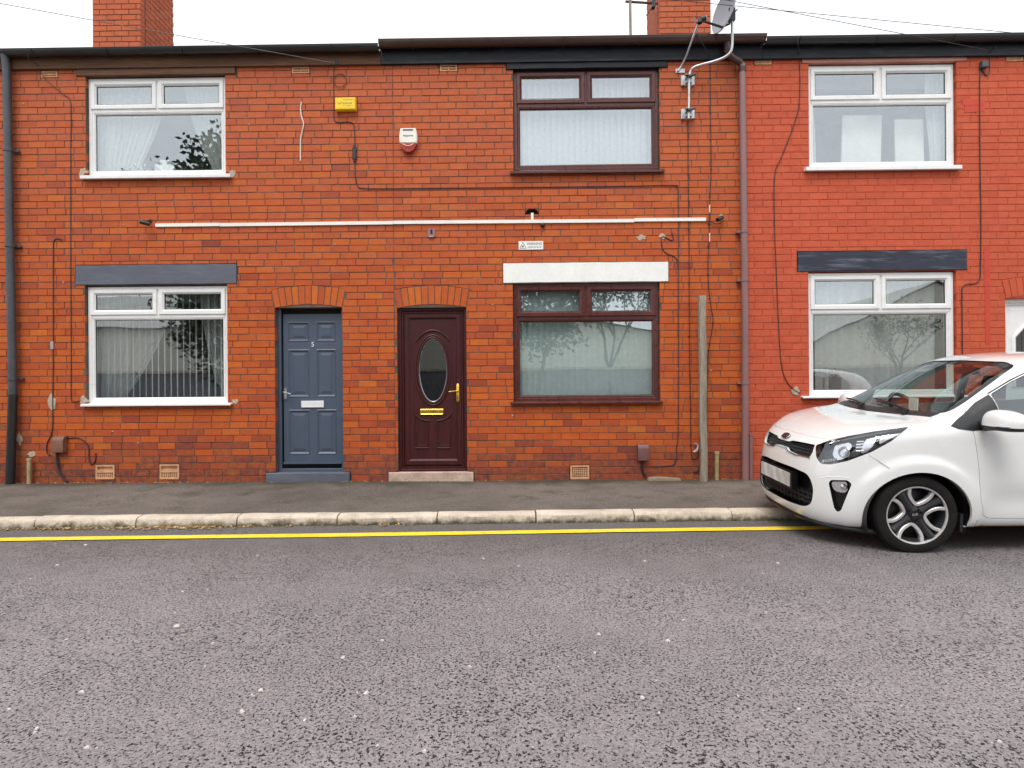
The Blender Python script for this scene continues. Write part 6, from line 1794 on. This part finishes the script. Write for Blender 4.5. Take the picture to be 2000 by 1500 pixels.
for sgn in '-+':
    ax = 'diag' + sgn; sg_ = 1
    f = lambda poly: poly if sgn == '-' else poly
    hl = surf_patch(ax, grow_poly(LAMP, .012), -.055).build('headlight', c_gloss, car, smooth=80)
    mb = MB(); outer = grow_poly(LAMP, .001); P0 = [hit(ax, *p, -.001) for p in outer]; P1 = [hit(ax, *p, -.058) for p in outer]; n = len(outer)
    for i in range(n):
        j = (i + 1) % n
        if P0[i] and P0[j] and P1[i] and P1[j]: mb.add([P0[i], P0[j], P1[j], P1[i]], [(0, 1, 2, 3)])
    mb.build('bezel', c_gloss, hl)
    surf_patch(ax, grow_poly(LAMP, .002), -.0015).build('lens', c_lens, hl, smooth=80)
    refl = car_mat('lamp reflector', (.62, .61, .64), .12, .9)
    surf_patch(ax, rounded([(.505, .795), (.60, .830), (.635, .80), (.62, .735), (.60, .69), (.54, .665), (.50, .70)], .02, 3), -.03).build('main_reflector', refl, hl, smooth=80)
    p = hit(ax, .585, .735, -.025); d = AX[ax][0]
    mb = MB(); mb.lathe([(.001, -.022), (.018, -.018), (.030, -.006), (.034, .01)], p, d, 20); mb.build('projector', c_lens, hl, smooth=True)
    mb = MB(); mb.lathe([(.034, -.004), (.042, -.004), (.044, .012)], p, d, 20); mb.build('projector_ring', c_chrome, hl, smooth=True)
    for j in range(4):
        a0 = .655 + .004 * j; z0 = .835 - .028 * j
        mb = MB(); mb.tube([hit(ax, a0, z0, -.03), hit(ax, a0 + .05, z0 + .005, -.03)], .007, 6); mb.build('fin', c_chrome, hl)
    surf_patch(ax, rounded([(.712, .872), (.78, .872), (.775, .80), (.735, .745), (.70, .735)], .012, 3), -.03).build('side_reflector', refl, hl, smooth=80)
    surf_patch(ax, rounded([(.80, .885), (.92, .915), (.865, .855), (.81, .81)], .012, 3), -.028).build('indicator', car_mat('pale indicator', (.55, .53, .56), .25, .2), hl, smooth=80)
    surf_patch(ax, [(.46, .80), (.60, .848), (.76, .894), (.93, .932), (.76, .885), (.60, .836), (.47, .787)], -.012, .02).build('light_bar', refl, hl, smooth=80)
    mb = MB()
    for j in range(9): mb.tube([hit(ax, .43 + .012 * j, .633 + .0035 * j, -.02), hit(ax, .432 + .012 * j, .655 + .0035 * j, -.02)], .004, 4)
    mb.build('lower_ribs', c_chrome, hl)
    fg = surf_patch(ax, grow_poly(FOG, .012), -.05).build('fog_lamp', c_gloss, car, smooth=80)
    mb = MB(); P0 = [hit(ax, *p, -.001) for p in FOG]; P1 = [hit(ax, *p, -.05) for p in FOG]; n = len(FOG)
    for i in range(n):
        j = (i + 1) % n
        if P0[i] and P0[j] and P1[i] and P1[j]: mb.add([P0[i], P0[j], P1[j], P1[i]], [(0, 1, 2, 3)])
    mb.build('bezel', c_gloss, fg)
    surf_patch(ax, rounded([(.512, .50), (.62, .515), (.628, .45), (.605, .425), (.545, .43), (.522, .455)], .02, 3), -.02).build('reflector', c_chrome, fg, smooth=80)
    p = hit(ax, .60, .47, -.018); mb = MB(); mb.lathe([(.001, -.012), (.02, -.008), (.026, .006)], p, AX[ax][0], 16); mb.build('bulb', refl, fg, smooth=True)
    # crease above the fog lamp
    mb = strip(ax, [(.44, .515), (.50, .535), (.57, .547), (.64, .545)], -.002, .005, False); mb.build('brow', paint, body, smooth=True)
# mirrors
for sg_ in (-1, 1):
    def mir_pt(a, b, up):
        x = math.cos(math.pi * a); r_ = math.sin(math.pi * a) ** .5      # a runs from the inner to the outer end, b round the shell
        th = math.pi * b; vv = .918 - x * .122
        hh = (.128 - .03 * (1 - x) * .5) if up else -.034
        zz = .962 + r_ * hh * abs(math.sin(th)) ** .7
        uu = 1.135 + r_ * .085 * math.copysign(abs(math.cos(th)) ** .7, math.cos(th)) + .22 * (vv - .80)
        return (uu, sg_ * vv, zz)
    mb = MB(); mb.grid(lambda a, b: mir_pt(a, b, True), 22, 20); mr = mb.build('door_mirror', paint, car, smooth=80)
    mb = MB(); mb.grid(lambda a, b: mir_pt(a, b, False), 22, 14); mb.build('mirror_underside', c_black, mr, smooth=80)
    mb = MB(); mb.tube([(1.14, sg_ * .76, .955), (1.13, sg_ * .82, .953), (1.13, sg_ * .87, .953)], [.045, .034, .026], 10); mb.build('mirror_arm', c_black, mr, smooth=True)
    mb = MB(); mb.tube([(1.078, sg_ * .93, .968), (1.095, sg_ * .985, .969), (1.14, sg_ * 1.025, .971)], .008, 8); mb.build('repeater', refl, mr, smooth=True)
# door handles
for sgn, k, u_ in (('-', 1, 1.98), ('-', 2, 2.84), ('+', 1, 1.98), ('+', 2, 2.84)):
    a, b = hit('side' + sgn, u_, .80, .022), hit('side' + sgn, u_ + .19, .81, .022); mid = (a + b) / 2
    a0, b0 = hit('side' + sgn, u_ - .01, .80, -.004), hit('side' + sgn, u_ + .20, .81, -.004)
    mb = MB(); mb.tube([a0, a, mid + (mid - hit('side' + sgn, u_ + .095, .805)) * .3, b, b0], .014, 8); mb.build('handle', paint, doors[sgn, k], smooth=True)
mb = MB(); lipp = [(p[0] + .05, -p[1] * .93) for p in S[6::-1]] + [(p[0] + .05, p[1] * .93) for p in S[1:7]]
mb.tube(smooth_path([(a + .02, b * .985, .142) for a, b in lipp], 4), .02, 8); mb.build('front_lip', c_black, car, smooth=True)
# underside, floor and cabin
mb = MB(); mb.box(.30, 3.45, -.58, .58, .17, .22); mb.box(.1, .4, -.42, .42, .15, .2); mb.build('underbody', c_black, car)
mb = MB(); mb.box(.98, 3.35, -.66, .66, .30, .34); mb.build('cabin_floor', c_int, car)
mb = MB(); mb.add([(u_, v_, w_) for v_ in (-.66, .66) for (u_, w_) in ((.80, .62), (.80, .955), (.95, .985), (1.18, .985), (1.30, .93), (1.32, .72), (1.15, .55))], [tuple(range(7)), tuple(range(13, 6, -1))] + [(i, (i + 1) % 7, 7 + (i + 1) % 7, 7 + i) for i in range(7)])
mb.build('dashboard', c_int, car, smooth=30)
mb = MB(); sc = Vector((1.36, .36, .945)); nax = Vector((.87, 0, .5)).normalized(); e1 = Vector((0, 1, 0)); e2 = nax.cross(e1)
mb.tube([sc + (e1 * math.cos(R(a)) + e2 * math.sin(R(a))) * .18 for a in range(0, 361, 10)], .017, 10, False)
for a in (0, 180, 270): mb.tube([sc + nax * -.03, sc + (e1 * math.cos(R(a)) + e2 * math.sin(R(a))) * .18], .014, 6)
mb.tube([sc - nax * .05, sc - nax * .01], .055, 14); mb.tube([sc, sc - nax * .3], .03, 8); mb.build('steering_wheel', M('brown leather', (.055, .03, .02), .5, bmp=None), car, smooth=True)
for v_ in (-.36, .36):
    mb = MB(); mb.grid(lambda a, b: (1.95 + .28 * (1 - a) * 0 + .10 * math.cos(6.28 * b) * .6 + .18 * a, v_ + .23 * math.copysign(abs(math.sin(6.28 * b)) ** .7, math.sin(6.28 * b)) * (1 - .15 * a), .52 + .52 * a), 10, 24); mb.grid(lambda a, b: (2.14 + .05 * math.cos(6.28 * b) + .03 * a, v_ + .13 * math.copysign(abs(math.sin(6.28 * b)) ** .7, math.sin(6.28 * b)) * (1 - .2 * a * a), 1.06 + .20 * a), 6, 20)
    mb.box(1.5, 1.98, v_ - .23, v_ + .23, .40, .56); mb.add([(2.08, v_ - .2, 1.04), (2.18, v_ - .2, 1.04), (2.18, v_ + .2, 1.04), (2.08, v_ + .2, 1.04), (2.13, v_ - .1, 1.26), (2.2, v_ - .1, 1.26), (2.2, v_ + .1, 1.26), (2.13, v_ + .1, 1.26)], [(0, 1, 2, 3), (4, 5, 6, 7)]); mb.build('seat', c_seat, car, smooth=40)
mb = MB(); mb.box(2.75, 2.95, -.6, .6, .45, 1.05); mb.box(2.45, 2.9, -.6, .6, .42, .55); mb.build('rear_seat', c_seat, car)
mb = MB(); ps = [(0.125 * math.cos(6.2832 * i / 24), .035 * math.copysign(abs(math.sin(6.2832 * i / 24)) ** .6, math.sin(6.2832 * i / 24))) for i in range(24)]
mb.v = [(1.62 + dx, p[0], 1.325 + p[1]) for dx in (-.02, .015) for p in ps]; mb.f = [tuple(range(24)), tuple(range(47, 23, -1))] + [(i, (i + 1) % 24, 24 + (i + 1) % 24, 24 + i) for i in range(24)]; mb.tube([(1.6, 0, 1.34), (1.57, 0, 1.41)], .012, 6); mb.build('rear_view_mirror', c_int, car, smooth=40)
mb = MB(); mb.box(1.095, 1.105, -.15, -.05, .99, 1.10); mb.build('windscreen_sticker', M('pale sticker', (.62, .68, .64), .5, bmp=None), car)
# wheels
def wheel(uc, sg_, steer=0.0):
    vo = sg_ * .782; W = .195
    root = link('wheel', None, Vector((uc, sg_ * .70, WR_)), car)
    if steer: root.rotation_euler = (0, 0, steer)
    axv = Vector((0, sg_, 0)); cc = Vector((uc, vo - sg_ * W / 2, WR_))
    mb = MB(); rr = WR_
    prof = [(.205, -W / 2 + .01), (.225, -W / 2), (.262, -W / 2), (.283, -W / 2 + .012), (rr, -W / 2 + .032)]
    for k in (-.045, -.015, .015, .045): prof += [(rr, k - .005), (rr - .007, k - .004), (rr - .007, k + .004), (rr, k + .005)]
    prof += [(rr, W / 2 - .032), (.286, W / 2 - .018), (.280, W / 2 - .008), (.262, W / 2 - .001), (.240, W / 2), (.225, W / 2), (.215, W / 2 - .006), (.205, W / 2 - .012)]
    mb.lathe(prof, cc, axv, 72); ty = mb.build('tyre', c_rubber, root, smooth=35)
    mb = MB()
    for i in range(72):
        a = 2 * math.pi * i / 72; e = Vector((math.cos(a), 0, math.sin(a))); t_ = Vector((-math.sin(a), 0, math.cos(a)))
        p = cc + e * (rr - .003) + axv * (W / 2 - .03); q_ = cc + e * (rr - .018) + axv * (W / 2 - .008)
        mb.add([p - t_ * .004 + e * .003, p + t_ * .004 + e * .003, q_ + t_ * .004 + e * .003, q_ - t_ * .004 + e * .003, p - axv * .03 - t_ * .004 + e * .003, p - axv * .03 + t_ * .004 + e * .003], [(0, 1, 2, 3), (4, 5, 1, 0)])
    mb.build('tread_blocks', c_rubber, root, fix=False)
    mb = MB(); mb.lathe([(.206, -W / 2 + .02), (.192, -.02), (.19, W / 2 - .05), (.203, W / 2 - .016)], cc, axv, 48); mb.lathe([(.001, .0), (.15, -.005), (.19, -.02)], cc, axv, 40); rim = mb.build('rim', c_dark, root, smooth=True)
    mb = MB(); mb.lathe([(.203, W / 2 - .016), (.205, W / 2 - .006), (.214, W / 2 - .003), (.217, W / 2 - .01)], cc, axv, 64); mb.build('rim_lip', c_alloy, rim, smooth=True)
    for k in range(4):
        base = R(80 + 90 * k)
        half = [(.203, 24), (.165, 27), (.125, 25.5), (.092, 17), (.076, 6)]
        pl_ = [(r_, a) for r_, a in half] + [(r_, -a) for r_, a in half[::-1]]
        cen = [cc + (Vector((1, 0, 0)) * math.cos(base + R(a)) + Vector((0, 0, 1)) * math.sin(base + R(a))) * r_ + axv * (W / 2 - .012 - .022 * (1 - (r_ - .07) / .133)) for r_, a in pl_]
        sm = smooth_path(cen, 4); mb = MB(); wd_ = .0125; n = len(sm); base_i = len(mb.v)
        for i, p in enumerate(sm):
            t_ = (sm[min(i + 1, n - 1)] - sm[max(i - 1, 0)]).normalized(); s_ = t_.cross(axv).normalized()
            mb.v += [tuple(p + s_ * wd_ - axv * .03), tuple(p + s_ * wd_ - axv * .004), tuple(p + s_ * (wd_ - .004)), tuple(p - s_ * (wd_ - .004)), tuple(p - s_ * wd_ - axv * .004), tuple(p - s_ * wd_ - axv * .03)]
        mb.f += [(i * 6 + j, i * 6 + j + 1, i * 6 + 7 + j, i * 6 + 6 + j) for i in range(n - 1) for j in range(5)]
        mb.build('spoke', c_alloy, rim, smooth=40)
        b2 = base + R(45); cp = cc + (Vector((1, 0, 0)) * math.cos(b2) + Vector((0, 0, 1)) * math.sin(b2))
        e = Vector((math.cos(b2), 0, math.sin(b2)))
        mb = MB(); pts = [cc + e * .045 + axv * (W / 2 - .045), cc + e * .12 + axv * (W / 2 - .045), cc + e * .2 + axv * (W / 2 - .03)]; mb.tube(pts, [.03, .026, .03], 8); mb.build('web', c_dark, rim, smooth=True)
        e3 = Vector((math.cos(b2 + .0), 0, math.sin(b2))); mb = MB(); mb.tube([cc + e3 * .052 + axv * (W / 2 - .05), cc + e3 * .052 + axv * (W / 2 - .022)], .0095, 6); mb.build('wheel_nut', c_chrome, rim)
    mb = MB(); mb.lathe([(.001, W / 2 - .026), (.034, W / 2 - .026), (.038, W / 2 - .03), (.075, W / 2 - .036), (.08, W / 2 - .06)], cc, axv, 28); hub = mb.build('hub_cap', c_gloss, rim, smooth=True)
    if sg_ < 0:
        text_mesh('hub_lettering', 'KIA', .026, 0, 0, 0, c_alloy, rim, .0008, place=Matrix.Translation(cc + axv * (W / 2 - .0255)) @ Matrix.Rotation(R(90), 4, 'X') @ Matrix.Rotation(R(10), 4, 'Z'))
    mb = MB(); n = 26; axl = -sg_
    for i in range(n):
        a0, a1 = R(-20 + 220 * i / n), R(-20 + 220 * (i + 1) / n); f = lambda a, v_, k=.352: (uc + 1.05 * k * math.cos(a), v_, .272 + k * .98 * math.sin(a))
        mb.add([f(a0, sg_ * .772), f(a1, sg_ * .772), f(a1, sg_ * .45), f(a0, sg_ * .45)], [(0, 1, 2, 3)])
    mb.add([(uc - .36, sg_ * .47, .15), (uc + .36, sg_ * .47, .15), (uc + .36, sg_ * .47, .62), (uc - .36, sg_ * .47, .62)], [(0, 1, 2, 3)])
    mb.build('arch_liner', c_black, car)
for uc_ in WHEELS:
    for sg_ in (-1, 1):
        mb = MB(); mb.box(uc_ + .315, uc_ + .335, min(sg_ * .5, sg_ * .77), max(sg_ * .5, sg_ * .77), .165, .30); mb.build('mud_flap', c_black, car)
wheel(WHEELS[0], -1, R(-4)); wheel(WHEELS[0], 1, R(-4)); wheel(WHEELS[1], -1); wheel(WHEELS[1], 1)
# tail lamps
for sg_, sgn in ((-1, '-'), (1, '+')):
    surf_patch('side' + sgn, rounded([(3.22, .80), (3.36, .78), (3.42, 1.0), (3.34, 1.06), (3.24, 1.0)], .02, 3), .004).build('tail_lamp', MT['amber'], car, smooth=80)
